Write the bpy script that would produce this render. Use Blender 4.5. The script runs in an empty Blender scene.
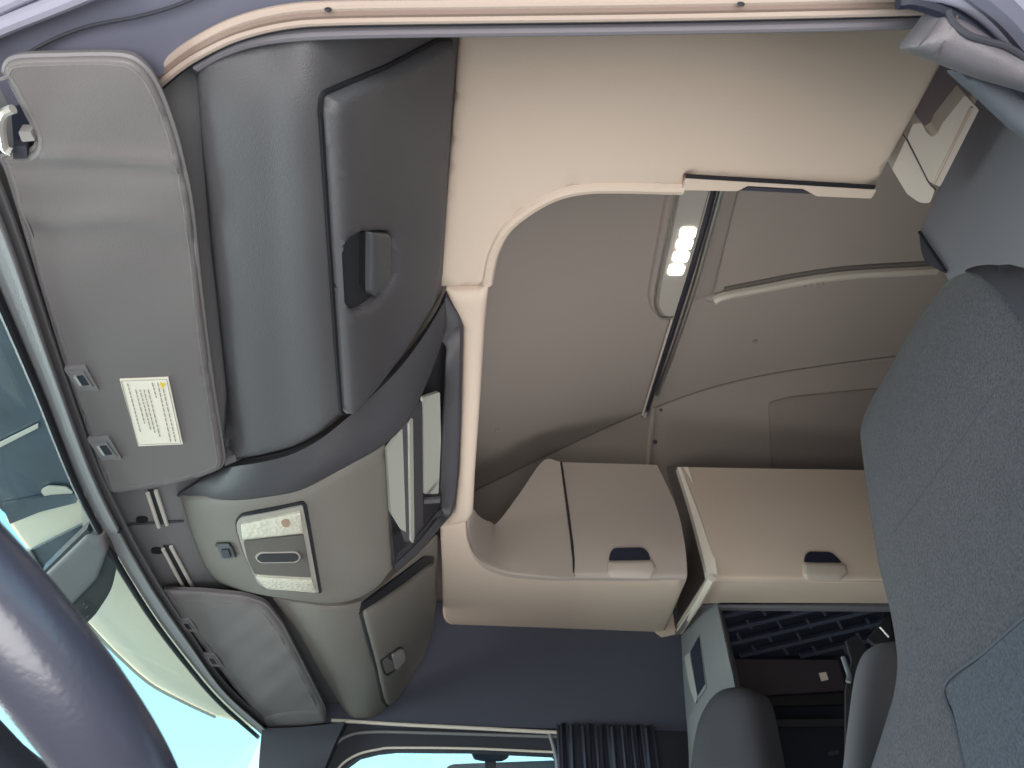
import bpy, bmesh, math, random
from mathutils import Vector, Matrix, Euler
from mathutils.bvhtree import BVHTree
from mathutils.geometry import delaunay_2d_cdt
random.seed(7)
S = bpy.context.scene
COL = S.collection

# ------------------------------------------------------------------ camera
F = 740.0
CAM = Vector((0.0, -0.27, 1.0))
ROT = Euler((math.radians(130), 0, math.radians(-2.5)), 'XYZ').to_matrix()
cd = bpy.data.cameras.new('camera')
cam = bpy.data.objects.new('camera', cd)
COL.objects.link(cam)
cam.location = CAM
cam.rotation_euler = ROT.to_euler()
cd.sensor_width = 36.0
cd.lens = F / 1024 * 36.0
cd.clip_start = 0.01
S.camera = cam
cd.dof.use_dof = True; cd.dof.focus_distance = 1.15; cd.dof.aperture_fstop = 13

def ray(u, v):
    return ROT @ Vector(((u - 512) / F, -(v - 384) / F, -1.0))

def at(u, v, x=None, y=None, z=None, pl=None):
    d = ray(u, v)
    if pl is not None:
        p, n = pl
        t = (p - CAM).dot(n) / d.dot(n)
    elif x is not None: t = (x - CAM.x) / d.x
    elif y is not None: t = (y - CAM.y) / d.y
    else: t = (z - CAM.z) / d.z
    return CAM + d * t

def plane3(a, b, c):
    return (a, (b - a).cross(c - a).normalized())

# ------------------------------------------------------------------ materials
def lin(c):
    return tuple((x / 255 / 12.92 if x / 255 <= .04045 else ((x / 255 + .055) / 1.055) ** 2.4) for x in c)

def mat(name, rgb, rough=.6, bump=0.0, scale=400.0, kind='noise', var=.06, metal=0.0, spec=.5, sheen=0.0, vscale=6.0):
    m = bpy.data.materials.new(name); m.use_nodes = True
    nt = m.node_tree; N = nt.nodes; L = nt.links
    b = N['Principled BSDF']
    col = lin(rgb)
    b.inputs['Roughness'].default_value = rough
    b.inputs['Metallic'].default_value = metal
    b.inputs['Specular IOR Level'].default_value = spec
    if sheen:
        b.inputs['Sheen Weight'].default_value = sheen
    tc = N.new('ShaderNodeTexCoord')
    no = N.new('ShaderNodeTexNoise'); no.inputs['Scale'].default_value = vscale; no.inputs['Detail'].default_value = 5
    L.new(tc.outputs['Object'], no.inputs['Vector'])
    mix = N.new('ShaderNodeMix'); mix.data_type = 'RGBA'
    mix.inputs[6].default_value = (*[c * (1 - var) for c in col], 1)
    mix.inputs[7].default_value = (*[min(1, c * (1 + var)) for c in col], 1)
    L.new(no.outputs['Fac'], mix.inputs[0])
    L.new(mix.outputs[2], b.inputs['Base Color'])
    if bump > 0:
        if kind == 'noise':
            t = N.new('ShaderNodeTexNoise'); t.inputs['Scale'].default_value = scale; t.inputs['Detail'].default_value = 3
            o = t.outputs['Fac']
        elif kind == 'leather':
            t = N.new('ShaderNodeTexVoronoi'); t.inputs['Scale'].default_value = scale
            o = t.outputs['Distance']
        else:
            t = N.new('ShaderNodeTexWave'); t.inputs['Scale'].default_value = scale; t.inputs['Distortion'].default_value = 1.5
            t.bands_direction = 'DIAGONAL'
            o = t.outputs['Fac']
        L.new(tc.outputs['Object'], t.inputs['Vector'])
        bp = N.new('ShaderNodeBump'); bp.inputs['Strength'].default_value = bump; bp.inputs['Distance'].default_value = .002
        L.new(o, bp.inputs['Height']); L.new(bp.outputs['Normal'], b.inputs['Normal'])
    return m

def speckle(m, amt=.5, scale=900):
    """small lint flecks on a cloth"""
    nt = m.node_tree; N = nt.nodes; L = nt.links; b = N['Principled BSDF']
    src = b.inputs['Base Color'].links[0].from_socket
    tc = N.new('ShaderNodeTexCoord')
    n = N.new('ShaderNodeTexNoise'); n.inputs['Scale'].default_value = scale; n.inputs['Detail'].default_value = 2
    L.new(tc.outputs['Object'], n.inputs['Vector'])
    r = N.new('ShaderNodeMapRange'); r.inputs[1].default_value = .3; r.inputs[2].default_value = .7
    r.inputs[3].default_value = 1 - amt; r.inputs[4].default_value = 1 + amt
    L.new(n.outputs['Fac'], r.inputs[0])
    mx = N.new('ShaderNodeMix'); mx.data_type = 'RGBA'; mx.blend_type = 'MULTIPLY'; mx.inputs[0].default_value = 1
    L.new(src, mx.inputs[6]); L.new(r.outputs[0], mx.inputs[7])
    L.new(mx.outputs[2], b.inputs['Base Color'])

def emis(name, rgb, k):
    m = bpy.data.materials.new(name); m.use_nodes = True
    N = m.node_tree.nodes; b = N['Principled BSDF']
    b.inputs['Base Color'].default_value = (*lin(rgb), 1)
    b.inputs['Emission Color'].default_value = (*lin(rgb), 1)
    b.inputs['Emission Strength'].default_value = k
    return m

def glassy(name, tint, gloss=.08, rough=.02):
    m = bpy.data.materials.new(name); m.use_nodes = True
    nt = m.node_tree; N = nt.nodes; L = nt.links
    N.remove(N['Principled BSDF'])
    t = N.new('ShaderNodeBsdfTransparent'); t.inputs[0].default_value = (*lin(tint), 1)
    g = N.new('ShaderNodeBsdfGlossy'); g.inputs['Roughness'].default_value = rough
    mx = N.new('ShaderNodeMixShader'); mx.inputs[0].default_value = gloss
    L.new(t.outputs[0], mx.inputs[1]); L.new(g.outputs[0], mx.inputs[2])
    L.new(mx.outputs[0], N['Material Output'].inputs['Surface'])
    return m

def translucent(name, rgb, trans):
    m = bpy.data.materials.new(name); m.use_nodes = True
    nt = m.node_tree; N = nt.nodes; L = nt.links
    b = N['Principled BSDF']; b.inputs['Base Color'].default_value = (*lin(rgb), 1); b.inputs['Roughness'].default_value = .25
    t = N.new('ShaderNodeBsdfTransparent'); t.inputs[0].default_value = (*lin(rgb), 1)
    l = N.new('ShaderNodeBsdfTranslucent'); l.inputs[0].default_value = (*lin(rgb), 1)
    m1 = N.new('ShaderNodeMixShader'); m1.inputs[0].default_value = .5
    m2 = N.new('ShaderNodeMixShader'); m2.inputs[0].default_value = trans
    L.new(l.outputs[0], m1.inputs[1]); L.new(t.outputs[0], m1.inputs[2])
    L.new(b.outputs[0], m2.inputs[1]); L.new(m1.outputs[0], m2.inputs[2])
    L.new(m2.outputs[0], N['Material Output'].inputs['Surface'])
    return m

M = {}
M['console'] = mat('charcoal grained plastic', (83, 83, 87), .5, .35, 700, spec=.4)
M['consoleb'] = mat('charcoal grained plastic band', (66, 66, 71), .5, .3, 700, spec=.35)
M['centre'] = mat('lit grained plastic', (112, 109, 104), .5, .35, 700, spec=.4)  # lightened console plastic, windscreen light put into its colour
M['inner'] = mat('dark recess plastic', (40, 42, 48), .6, .2, 600)
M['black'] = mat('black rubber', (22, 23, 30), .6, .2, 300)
M['dark'] = mat('dark slate plastic', (48, 50, 60), .65, .2, 400)  # plain dark plastic of door, pillar, screws and pedestals
M['paddle'] = mat('handle plastic', (80, 83, 88), .4, .2, 700)
M['visor'] = mat('grey soft vinyl', (112, 109, 110), .48, .14, 900, 'leather', var=.05)
M['stitch'] = mat('grey piping thread', (150, 148, 148), .6)
M['piping'] = mat('grey vinyl piping', (120, 118, 121), .5)
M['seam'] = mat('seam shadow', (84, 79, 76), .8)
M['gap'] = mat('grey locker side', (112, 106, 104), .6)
M['scoop'] = mat('warm scoop plastic', (182, 172, 162), .5, .1, 900, var=.02)
M['lens2'] = mat('pale rail plastic', (208, 206, 198), .3)
M['recess'] = mat('dusky recess plastic', (112, 102, 106), .6)
M['wallshade'] = mat('shaded wall lining', (119, 111, 106), .9, .25, 900, spec=.15)
M['clothd'] = mat('slate cloth trim', (84, 87, 96), .8, .3, 500)
M['bezel'] = mat('pale grey bezel', (146, 144, 138), .45)
M['spot'] = mat('bulb seen through lens', (150, 128, 112), .4)
M['thread'] = mat('dashed seam thread', (122, 120, 122), .7, var=.35, vscale=120)
M['beige'] = mat('beige moulded plastic', (198, 183, 168), .55, .12, 900, var=.02, spec=.35)
M['beige2'] = mat('light beige plastic', (216, 208, 196), .5, .1, 900, var=.02)
M['beigegrey'] = mat('warm grey plastic', (170, 160, 152), .55, .12, 900, var=.02, spec=.35)
M['ceil'] = mat('grey headliner cloth', (138, 130, 124), .9, .25, 900, var=.05, spec=.15, vscale=2.5)
M['ceil2'] = mat('grey upper wall lining', (130, 122, 117), .9, .25, 900, var=.06, spec=.15, vscale=2.5)
M['wall'] = mat('slate grey wall cloth', (74, 77, 90), .75, .3, 500, var=.1, spec=.25, vscale=9)
M['header'] = mat('header grey plastic', (118, 119, 122), .5, .2, 500)
M['tray'] = mat('pale tray plastic', (165, 168, 160), .5, .1, 500)
M['frame'] = mat('blue grey painted frame', (98, 100, 116), .45, .05, 300)
M['framel'] = mat('pale door frame paint', (150, 150, 168), .35, .05, 300)
M['seal'] = mat('pink beige weatherstrip', (172, 156, 146), .5, .1, 300, var=.04)
M['seal2'] = mat('shaded weatherstrip groove', (128, 110, 101), .55, .1, 300, var=.04)  # darker strip tone, shade between the ridges put into the colour
M['rubber'] = mat('grey rubber lip', (112, 109, 116), .5, .1, 300)
M['seat'] = mat('charcoal woven seat cloth', (64, 62, 68), .9, .5, 420, 'noise', var=.08, spec=.2, sheen=.1, vscale=9)
speckle(M['seat'], .4, 380)
M['seat2'] = mat('blue charcoal seat insert cloth', (60, 63, 72), .9, .45, 420, 'noise', var=.06, spec=.2, sheen=.1, vscale=9)
speckle(M['seat2'], .35, 380)
M['arm'] = mat('grey ribbed armrest cloth', (92, 89, 94), .9, .5, 300, 'wave', var=.06, spec=.2)
M['seatdark'] = mat('dark passenger seat cloth', (62, 61, 67), .85, .3, 500, var=.06, spec=.2)
M['panel'] = mat('slate grey wardrobe plastic', (122, 122, 130), .6, .15, 500, var=.06)
M['vinyl'] = mat('grey shiny vinyl', (104, 101, 107), .33, .25, 1300, 'leather', var=.08)
M['metal'] = mat('brushed metal', (185, 183, 178), .3, .1, 500, metal=.9)
M['chrome'] = mat('pale metal', (205, 203, 198), .25, 0, metal=.6)
M['lens'] = mat('clear lamp lens', (192, 192, 178), .2, .6, 160, 'leather', var=.18, vscale=60)
M['grille'] = mat('dark mesh grille', (116, 108, 102), .7, 1.0, 420, 'wave', var=.05)
M['sticker'] = mat('white sticker', (240, 236, 222), .5)
M['ink'] = mat('grey print', (150, 146, 138), .7)
M['yellow'] = mat('yellow print', (228, 200, 70), .6)
M['led'] = emis('lit led', (255, 250, 238), 9.0)
M['lampbody'] = mat('silver lamp body', (176, 172, 165), .3, 0, metal=.3)
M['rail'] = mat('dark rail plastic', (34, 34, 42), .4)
M['strip'] = mat('grey ceiling strip plastic', (168, 163, 152), .4)
M['curtain'] = mat('navy black curtain cloth', (52, 56, 72), .75, .3, 500, var=.15)
M['night'] = mat('deep navy plastic', (26, 31, 48), .55, .1, 300)
M['rib'] = mat('dark blue grey rib plastic', (66, 72, 90), .45)
M['brown'] = mat('dark brown board', (58, 52, 60), .55, .1, 200)
M['wheel'] = mat('slate leather wheel rim', (66, 67, 80), .26, .1, 300, spec=.7)
M['housing'] = mat('grey sensor housing plastic', (104, 100, 102), .75, .15, 500, spec=.2)
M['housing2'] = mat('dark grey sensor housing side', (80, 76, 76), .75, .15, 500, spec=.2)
M['glass'] = glassy('window glass', (238, 250, 252), .04)
M['smoke'] = mat('smoked acrylic', (48, 62, 74), .25, 0, var=.5, vscale=14)
M['green'] = translucent('pale green acrylic', (255, 236, 216), .8)
M['floor'] = mat('dark rubber floor', (50, 50, 54), .8, .4, 200)

# ------------------------------------------------------------------ mesh helpers
ORG = {}
def finish(o, ang=35):
    me = o.data
    for p in me.polygons: p.use_smooth = True
    me.set_sharp_from_angle(angle=math.radians(ang))

def obj(name, bm, m, parent=None, bevel=0, ang=35, recalc=True):
    if recalc: bmesh.ops.recalc_face_normals(bm, faces=bm.faces[:])
    if parent is not None:
        org = ORG[parent.name]
    else:
        vs = [v.co for v in bm.verts]
        mn = Vector([min(v[i] for v in vs) for i in range(3)]); mx = Vector([max(v[i] for v in vs) for i in range(3)])
        org = Vector(((mn.x + mx.x) / 2, (mn.y + mx.y) / 2, mn.z))
    bmesh.ops.translate(bm, verts=bm.verts[:], vec=-org)
    me = bpy.data.meshes.new(name); bm.to_mesh(me); bm.free()
    o = bpy.data.objects.new(name, me); COL.objects.link(o)
    me.materials.append(m)
    if parent is not None: o.parent = parent
    else: o.location = org
    ORG[o.name] = org
    if bevel:
        b = o.modifiers.new('bevel', 'BEVEL'); b.width = bevel; b.segments = 2; b.limit_method = 'ANGLE'; b.angle_limit = math.radians(50)
        b.harden_normals = False
    finish(o, ang)
    return o

def tag(o, label, cat, group=None):
    o['label'] = label; o['category'] = cat
    if group: o['group'] = group
    return o

def thing(name, label, cat, loc, group=None):
    o = bpy.data.objects.new(name, None); COL.objects.link(o); o.location = loc
    o.empty_display_size = .05
    ORG[o.name] = Vector(loc)
    return tag(o, label, cat, group)

def struct(name, bm, m, **k):
    o = obj(name, bm, m, **k); o['kind'] = 'structure'; return o

def cr(p0, p1, p2, p3, t):
    return .5 * ((2 * p1) + (p2 - p0) * t + (2 * p0 - 5 * p1 + 4 * p2 - p3) * t * t + (3 * p1 - p0 - 3 * p2 + p3) * t ** 3)

def spline(pts, n):
    """catmull-rom through pts, n steps a span"""
    q = [pts[0] * 2 - pts[1]] + list(pts) + [pts[-1] * 2 - pts[-2]]
    out = []
    for i in range(len(pts) - 1):
        for k in range(n): out.append(cr(q[i], q[i + 1], q[i + 2], q[i + 3], k / n))
    out.append(pts[-1].copy()); return out

def V2(pts): return [Vector((p[0], p[1])) for p in pts]

def surf_grid(rows, n=8):
    a = [spline(r, n) for r in rows]
    cols = list(zip(*a))
    b = [spline(list(c), n) for c in cols]
    return [list(r) for r in zip(*b)]          # rows of points

def grid_bm(g, thick=0.0, back=None):
    """open surface, or closed slab when thick>0 (pushed along 'back')"""
    bm = bmesh.new()
    top = [[bm.verts.new(p) for p in r] for r in g]
    R, Cc = len(g), len(g[0])
    for i in range(R - 1):
        for j in range(Cc - 1):
            bm.faces.new((top[i][j], top[i][j + 1], top[i + 1][j + 1], top[i + 1][j]))
    if thick:
        bk = [[bm.verts.new(p + back * thick) for p in r] for r in g]
        for i in range(R - 1):
            for j in range(Cc - 1):
                bm.faces.new((bk[i][j], bk[i + 1][j], bk[i + 1][j + 1], bk[i][j + 1]))
        loop = [(0, j) for j in range(Cc)] + [(i, Cc - 1) for i in range(1, R)] + [(R - 1, j) for j in range(Cc - 2, -1, -1)] + [(i, 0) for i in range(R - 2, 0, -1)]
        for k in range(len(loop)):
            a = loop[k]; b = loop[(k + 1) % len(loop)]
            bm.faces.new((top[a[0]][a[1]], bk[a[0]][a[1]], bk[b[0]][b[1]], top[b[0]][b[1]]))
    return bm

def rnd(pts, r=4, n=4):
    """round polygon corners; r in px, or per-point third value"""
    out = []
    N = len(pts)
    for i in range(N):
        p = Vector(pts[i][:2]); a = Vector(pts[i - 1][:2]); b = Vector(pts[(i + 1) % N][:2])
        rr = pts[i][2] if len(pts[i]) > 2 else r
        da = (a - p); db = (b - p)
        if rr <= 0 or da.length < 1e-6 or db.length < 1e-6: out.append(p); continue
        ra = min(rr, da.length * .45); rb = min(rr, db.length * .45)
        s = p + da.normalized() * ra; e = p + db.normalized() * rb
        for k in range(n + 1):
            t = k / n; out.append(s * (1 - t) ** 2 + p * 2 * t * (1 - t) + e * t * t)
    return out

def closed_spline(pts, n=6):
    P = V2(pts); N = len(P); out = []
    for i in range(N):
        for k in range(n): out.append(cr(P[i - 1], P[i], P[(i + 1) % N], P[(i + 2) % N], k / n))
    return out

def inside(p, poly):
    c = False; j = len(poly) - 1
    for i in range(len(poly)):
        a, b = poly[i], poly[j]
        if (a.y > p.y) != (b.y > p.y) and p.x < (b.x - a.x) * (p.y - a.y) / (b.y - a.y) + a.x: c = not c
        j = i
    return c

def dseg(p, a, b):
    ab = b - a; t = max(0, min(1, (p - a).dot(ab) / max(ab.length_squared, 1e-12)))
    return (p - a - ab * t).length

def dens(poly, step):
    out = []
    for i in range(len(poly)):
        a = poly[i]; b = poly[(i + 1) % len(poly)]
        k = max(1, int((b - a).length / step))
        for j in range(k): out.append(a.lerp(b, j / k))
    return out

def on_plane(pl):
    n = pl[1]
    if n.dot(CAM - pl[0]) < 0: n = -n
    return lambda u, v: (at(u, v, pl=pl), n)

def on_bvh(g):
    bm = grid_bm(g); bm.normal_update(); bvh = BVHTree.FromBMesh(bm); bm.free()
    def f(u, v):
        d = ray(u, v).normalized()
        p, n, i, t = bvh.ray_cast(CAM, d)
        if p is None:
            best = None
            for k in range(1, 260):
                q = CAM + d * (k * .012)
                c, nn, i, dist = bvh.find_nearest(q)
                if best is None or dist < best[0]: best = (dist, q, nn)
            p, n = best[1], best[2]
        if n.dot(CAM - p) < 0: n = -n
        return p, n
    return f

def panel(outline, hit, out=.0, thick=.01, bulge=0.0, br=10.0, step=None, holes=(), back=None, hf=None):
    """a slab whose face lies on a surface: outline in picture points, puffed by bulge with falloff br (px)"""
    poly = [Vector((p[0], p[1])) for p in outline]
    if step: poly = dens(poly, step)
    pts = list(poly); edges = [(i, (i + 1) % len(poly)) for i in range(len(poly))]
    allp = [poly]
    for h in holes:
        hp = [Vector((p[0], p[1])) for p in h]
        o = len(pts); pts += hp; edges += [(o + i, o + (i + 1) % len(hp)) for i in range(len(hp))]
        allp.append(hp)
    if step:
        x0 = min(p.x for p in poly); x1 = max(p.x for p in poly); y0 = min(p.y for p in poly); y1 = max(p.y for p in poly)
        yy = y0 + step * .5; row = 0
        while yy < y1:
            xx = x0 + step * (.5 if row % 2 else .25)
            while xx < x1:
                q = Vector((xx, yy))
                if inside(q, poly) and not any(inside(q, h) for h in allp[1:]):
                    if min(dseg(q, h[i - 1], h[i]) for h in allp for i in range(len(h))) > (br * 1.02 if bulge else step * .35): pts.append(q)
                xx += step
            yy += step; row += 1
        if bulge:      # inner rings so that the rim rounds off
            for k in (.16, .45, .85):
                dk = k * br; new = []
                for h in allp:
                    for m_ in range(len(h)):
                        t = (h[(m_ + 1) % len(h)] - h[m_ - 1])
                        if t.length < 1e-9: continue
                        t.normalize(); nn = Vector((-t.y, t.x))
                        for sg in (1, -1):
                            q = h[m_] + nn * dk * sg
                            if inside(q, poly) and not any(inside(q, hh) for hh in allp[1:]) and \
                               min(dseg(q, hh[i - 1], hh[i]) for hh in allp for i in range(len(hh))) > dk * .93 and \
                               all((q - w).length > step * .25 for w in new): new.append(q)
                pts += new
    r = delaunay_2d_cdt(pts, edges, [], 0, 1e-4)
    vs = r[0]
    fs = []
    for f in r[2]:
        c = sum((vs[i] for i in f), Vector((0, 0))) / len(f)
        if inside(c, allp[0]) and not any(inside(c, h) for h in allp[1:]): fs.append(f)
    bm = bmesh.new(); T = []; B = []
    for q in vs:
        p, n = hit(q.x, q.y)
        h = out
        if bulge:
            d = min(dseg(q, hh[i - 1], hh[i]) for hh in allp for i in range(len(hh)))
            t = min(1, d / br); h += bulge * math.sqrt(max(0, 1 - (1 - t) ** 2))
        if hf: h += hf(q.x, q.y)
        T.append(bm.verts.new(p + n * h))
        B.append(bm.verts.new(p + n * (out - thick) if back is None else p + n * out + back))
    cnt = {}
    for f in fs:
        for i in range(len(f)):
            e = (f[i], f[(i + 1) % len(f)]); cnt[tuple(sorted(e))] = cnt.get(tuple(sorted(e)), 0) + 1
    for f in fs:
        try:
            bm.faces.new([T[i] for i in f]); bm.faces.new([B[i] for i in reversed(f)])
        except ValueError: pass
    for (a, b), c in cnt.items():
        if c == 1:
            try: bm.faces.new((T[a], T[b], B[b], B[a]))
            except ValueError: pass
    for v in [v for v in bm.verts if not v.link_faces]: bm.verts.remove(v)
    return bm

def tube_into(bm, pts, r, seg=8, closed=False, flat=1.0, up=None):
    n = len(pts); rings = []
    prev = None
    for i in range(n):
        if closed: t = pts[(i + 1) % n] - pts[i - 1]
        else: t = pts[min(n - 1, i + 1)] - pts[max(0, i - 1)]
        t.normalize()
        if prev is None:
            a = up if up is not None else (Vector((0, 0, 1)) if abs(t.z) < .9 else Vector((1, 0, 0)))
        else: a = prev
        a = (a - t * a.dot(t)).normalized(); prev = a
        b = t.cross(a)
        rr = r[i] if isinstance(r, (list, tuple)) else r
        rings.append([bm.verts.new(pts[i] + a * (rr * flat * math.cos(k * 2 * math.pi / seg)) + b * (rr * math.sin(k * 2 * math.pi / seg))) for k in range(seg)])
    for i in range(n if closed else n - 1):
        A = rings[i]; Bq = rings[(i + 1) % n]
        for k in range(seg): bm.faces.new((A[k], A[(k + 1) % seg], Bq[(k + 1) % seg], Bq[k]))
    if not closed:
        bm.faces.new(rings[0]); bm.faces.new(list(reversed(rings[-1])))
    return bm

def tube(pts, r, **k):
    return tube_into(bmesh.new(), pts, r, **k)

def box_into(bm, a, b):
    vs = [bm.verts.new((x, y, z)) for x in (a[0], b[0]) for y in (a[1], b[1]) for z in (a[2], b[2])]
    for f in ((0, 1, 3, 2), (4, 6, 7, 5), (0, 4, 5, 1), (2, 3, 7, 6), (0, 2, 6, 4), (1, 5, 7, 3)):
        bm.faces.new([vs[i] for i in f])
    return bm

def box(a, b): return box_into(bmesh.new(), a, b)

def bar(a, b, w, h, up):
    """square bar from a to b"""
    bm = bmesh.new(); t = (b - a).normalized(); s = t.cross(up).normalized(); u = s.cross(t)
    r = []
    for p in (a, b):
        r.append([bm.verts.new(p + s * (w / 2 * i) + u * (h / 2 * j)) for i, j in ((-1, -1), (1, -1), (1, 1), (-1, 1))])
    for k in range(4): bm.faces.new((r[0][k], r[0][(k + 1) % 4], r[1][(k + 1) % 4], r[1][k]))
    bm.faces.new(r[0]); bm.faces.new(list(reversed(r[1])))
    return bm

def along(hit, pts, n=6, off=.0):
    """picture points onto a surface as a smooth 3d line"""
    out = []
    for q in spline(V2(pts), n):
        p, nn = hit(q.x, q.y); out.append(p + nn * off)
    return out

UP = Vector((0, 0, 1)); BK = Vector((0, 1, 0))
def zpl(z): return (Vector((0, 0, z)), Vector((0, 0, 1)))
def ypl(y): return (Vector((0, y, 0)), Vector((0, 1, 0)))
def xpl(x): return (Vector((x, 0, 0)), Vector((1, 0, 0)))
def pz(L): return [at(u, v, z=z) for u, v, z in L]
def py_(L): return [at(u, v, y=y) for u, v, y in L]

# passenger wall plane: vertical, through two points of the door header line
WA = at(380, 724, z=1.63); WB = at(690, 732, z=1.63)
WPL = plane3(WA, WB, WA + UP)
WN = WPL[1] if WPL[1].y < 0 else -WPL[1]            # into the cab
def wy(x): return WA.y + (WB.y - WA.y) * (x - WA.x) / (WB.x - WA.x)

# ================================================================== SETTING
def zc(x):
    K = [(-.9, 1.72), (-.55, 1.98), (-.15, 2.28), (0, 2.40), (.3, 2.55), (.58, 2.65), (.95, 2.70), (1.4, 2.70), (2.2, 2.66)]
    for (a, za), (b, zb) in zip(K, K[1:]):
        if x <= b:
            t = (x - a) / (b - a); return za + (zb - za) * t
    return K[-1][1]
def zcs(x): return sum(zc(x + d) for d in (-.12, -.06, 0, .06, .12)) / 5
g = []
for i in range(60):
    x = -.78 + i * (2.9 / 59)
    g.append([Vector((x, -.06 + j * (2.3 / 29), zcs(x))) for j in range(30)])
struct('ceiling', grid_bm(g, .03, UP), M['ceil'])
ceil_hit = on_bvh(g)

# upper passenger wall lining, leaning in towards the back; its top is the seam
SEAM = [(400, 522), (475, 490), (560, 449), (640, 413), (740, 380), (880, 358), (980, 350)]
seam3 = along(ceil_hit, SEAM, 6)
rows = []
for t in (0, .12, .4, .7, 1.0):
    r = []
    for p in seam3:
        b = Vector((p.x, wy(p.x) + .03, 1.955))
        q = p.lerp(b, t); q.y = p.y + (b.y - p.y) * (1 - (1 - t) ** 2.2)
        q.z = p.z + .012 * (1 if t == 0 else 0) + (b.z - p.z) * t
        r.append(q)
    rows.append(r)
wallg = surf_grid(rows, 4)
struct('wall_passenger', grid_bm(wallg, .02, BK), M['ceil2'])
wall_hit = on_bvh(wallg)
struct('trim_1', tube(along(ceil_hit, SEAM[1:], 8, .0), .003, seg=6), M['seam'])

# slate panel between the passenger locker and the door header
pg = [[at(u, v, pl=WPL) + WN * .012 for u, v in ((300, 600), (700, 610))], [at(u, v, pl=WPL) + WN * .012 for u, v in ((300, 724), (700, 732.5))]]
struct('trim_2', grid_bm(pg, .012, BK), M['wall'])

# passenger door with window opening
whit = on_plane(WPL)
glassout = [(340, 790), (345, 768), (360, 757), (378, 752.5), (396, 750.5), (470, 751), (553, 755), (556, 758), (562, 900), (340, 900)]
bm = panel([(262, 708), (330, 708), (440, 715), (553, 718), (720, 725), (720, 1250), (262, 1250)], whit, out=0, thick=.03,
           holes=[[(340, 790), (345, 768), (360, 757), (378, 752.5), (396, 750.5), (470, 751), (553, 755), (556, 758), (560, 860), (545, 900), (345, 900), (336, 860)]])
struct('door_passenger', bm, M['dark'])
bm = panel([(325, 730), (575, 738), (575, 910), (325, 910)], on_plane((WPL[0] - WN * .02, WPL[1])), thick=.004)
struct('window_1', bm, M['glass'])
# pale seal lines around the window
for i, (pts, r, m, off) in enumerate([
    ([(332, 722), (352, 723), (400, 726), (470, 729.5), (556, 734)], .0052, 'beige2', .016),
    ([(316, 772), (332, 750), (348, 737), (372, 733.2), (420, 733.8), (556, 738)], .0046, 'header', .012),
    ([(332, 780), (342, 765), (358, 755), (378, 750), (396, 748.3), (470, 749), (553, 752.6)], .0034, 'beige2', .006)]):
    struct('trim_%d' % (3 + i), tube([whit(q.x, q.y)[0] + WN * off for q in spline(V2(pts), 6)], r, seg=8), M[m])
struct('trim_6', tube([whit(u, v)[0] + WN * .014 for u, v in ((549, 735), (552, 745), (556, 760), (560, 800))], .006, seg=8), M['header'])

# passenger A pillar
A = [at(u, v, y=wy(-.75) - .03) for u, v in ((262, 728), (300, 727), (345, 722))]
Bq = [at(u, v, y=wy(-.75) - .01) for u, v in ((258, 790), (292, 790), (322, 775))]
struct('trim_7', grid_bm(surf_grid([A, [a.lerp(b, .5) - Vector((0, .01, 0)) for a, b in zip(A, Bq)], Bq], 5), .04, BK), M['dark'])

# windscreen header with the flat strip the visors lie against
GL = [(-70, 130), (0, 292), (40, 385), (90, 505), (150, 608), (195, 668), (225, 702), (262, 735)]
HL = [(-45, 60), (10, 190), (62, 355), (106, 480), (148, 565), (185, 625), (225, 685), (272, 728)]
IL = [(160, 30), (208, 110), (244, 290), (255, 450), (262, 540), (285, 590), (345, 660), (385, 712)]
mid1 = [(a[0] + (b[0] - a[0]) * .35, a[1] + (b[1] - a[1]) * .35) for a, b in zip(GL, HL)]
mid2 = [(a[0] + (b[0] - a[0]) * .62, a[1] + (b[1] - a[1]) * .62) for a, b in zip(GL, HL)]
rows = [[at(u, v, z=1.600) for u, v in GL], [at(u, v, z=1.597) for u, v in mid1], [at(u, v, z=1.601) for u, v in mid2], [at(u, v, z=1.650) for u, v in HL], [at(u, v, z=1.70) for u, v in IL]]
hg = surf_grid(rows, 5)
struct('trim_8', grid_bm(hg, .02, UP), M['header'])
hdr_hit = on_bvh(hg)
struct('trim_9', tube(spline([at(u - 4, v + 2, z=1.596) for u, v in GL], 5), .0055, seg=8), M['black'])
# windscreen
top = [at(u, v, z=1.60) for u, v in GL]
bot = [Vector((p.x - .16, p.y, .95)) for p in top]
struct('window_2', grid_bm([spline(top, 4), spline(bot, 4)], .004, Vector((-1, 0, 0))), M['glass'])

# shell that is out of sight but keeps the daylight where it belongs
struct('floor', box((-1.0, .0, .32), (2.1, 2.2, .36)), M['floor'])
struct('wall_rear', box((1.95, -.02, .36), (2.0, 2.2, 2.72)), M['ceil2'])
bm = box((.62, -.03, .36), (1.95, .0, 1.62)); box_into(bm, (.42, -.03, 1.62), (1.95, .0, 2.7)); box_into(bm, (-.75, -.03, 1.75), (.42, .0, 2.7))
struct('wall_driver', bm, M['ceil2'])

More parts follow.
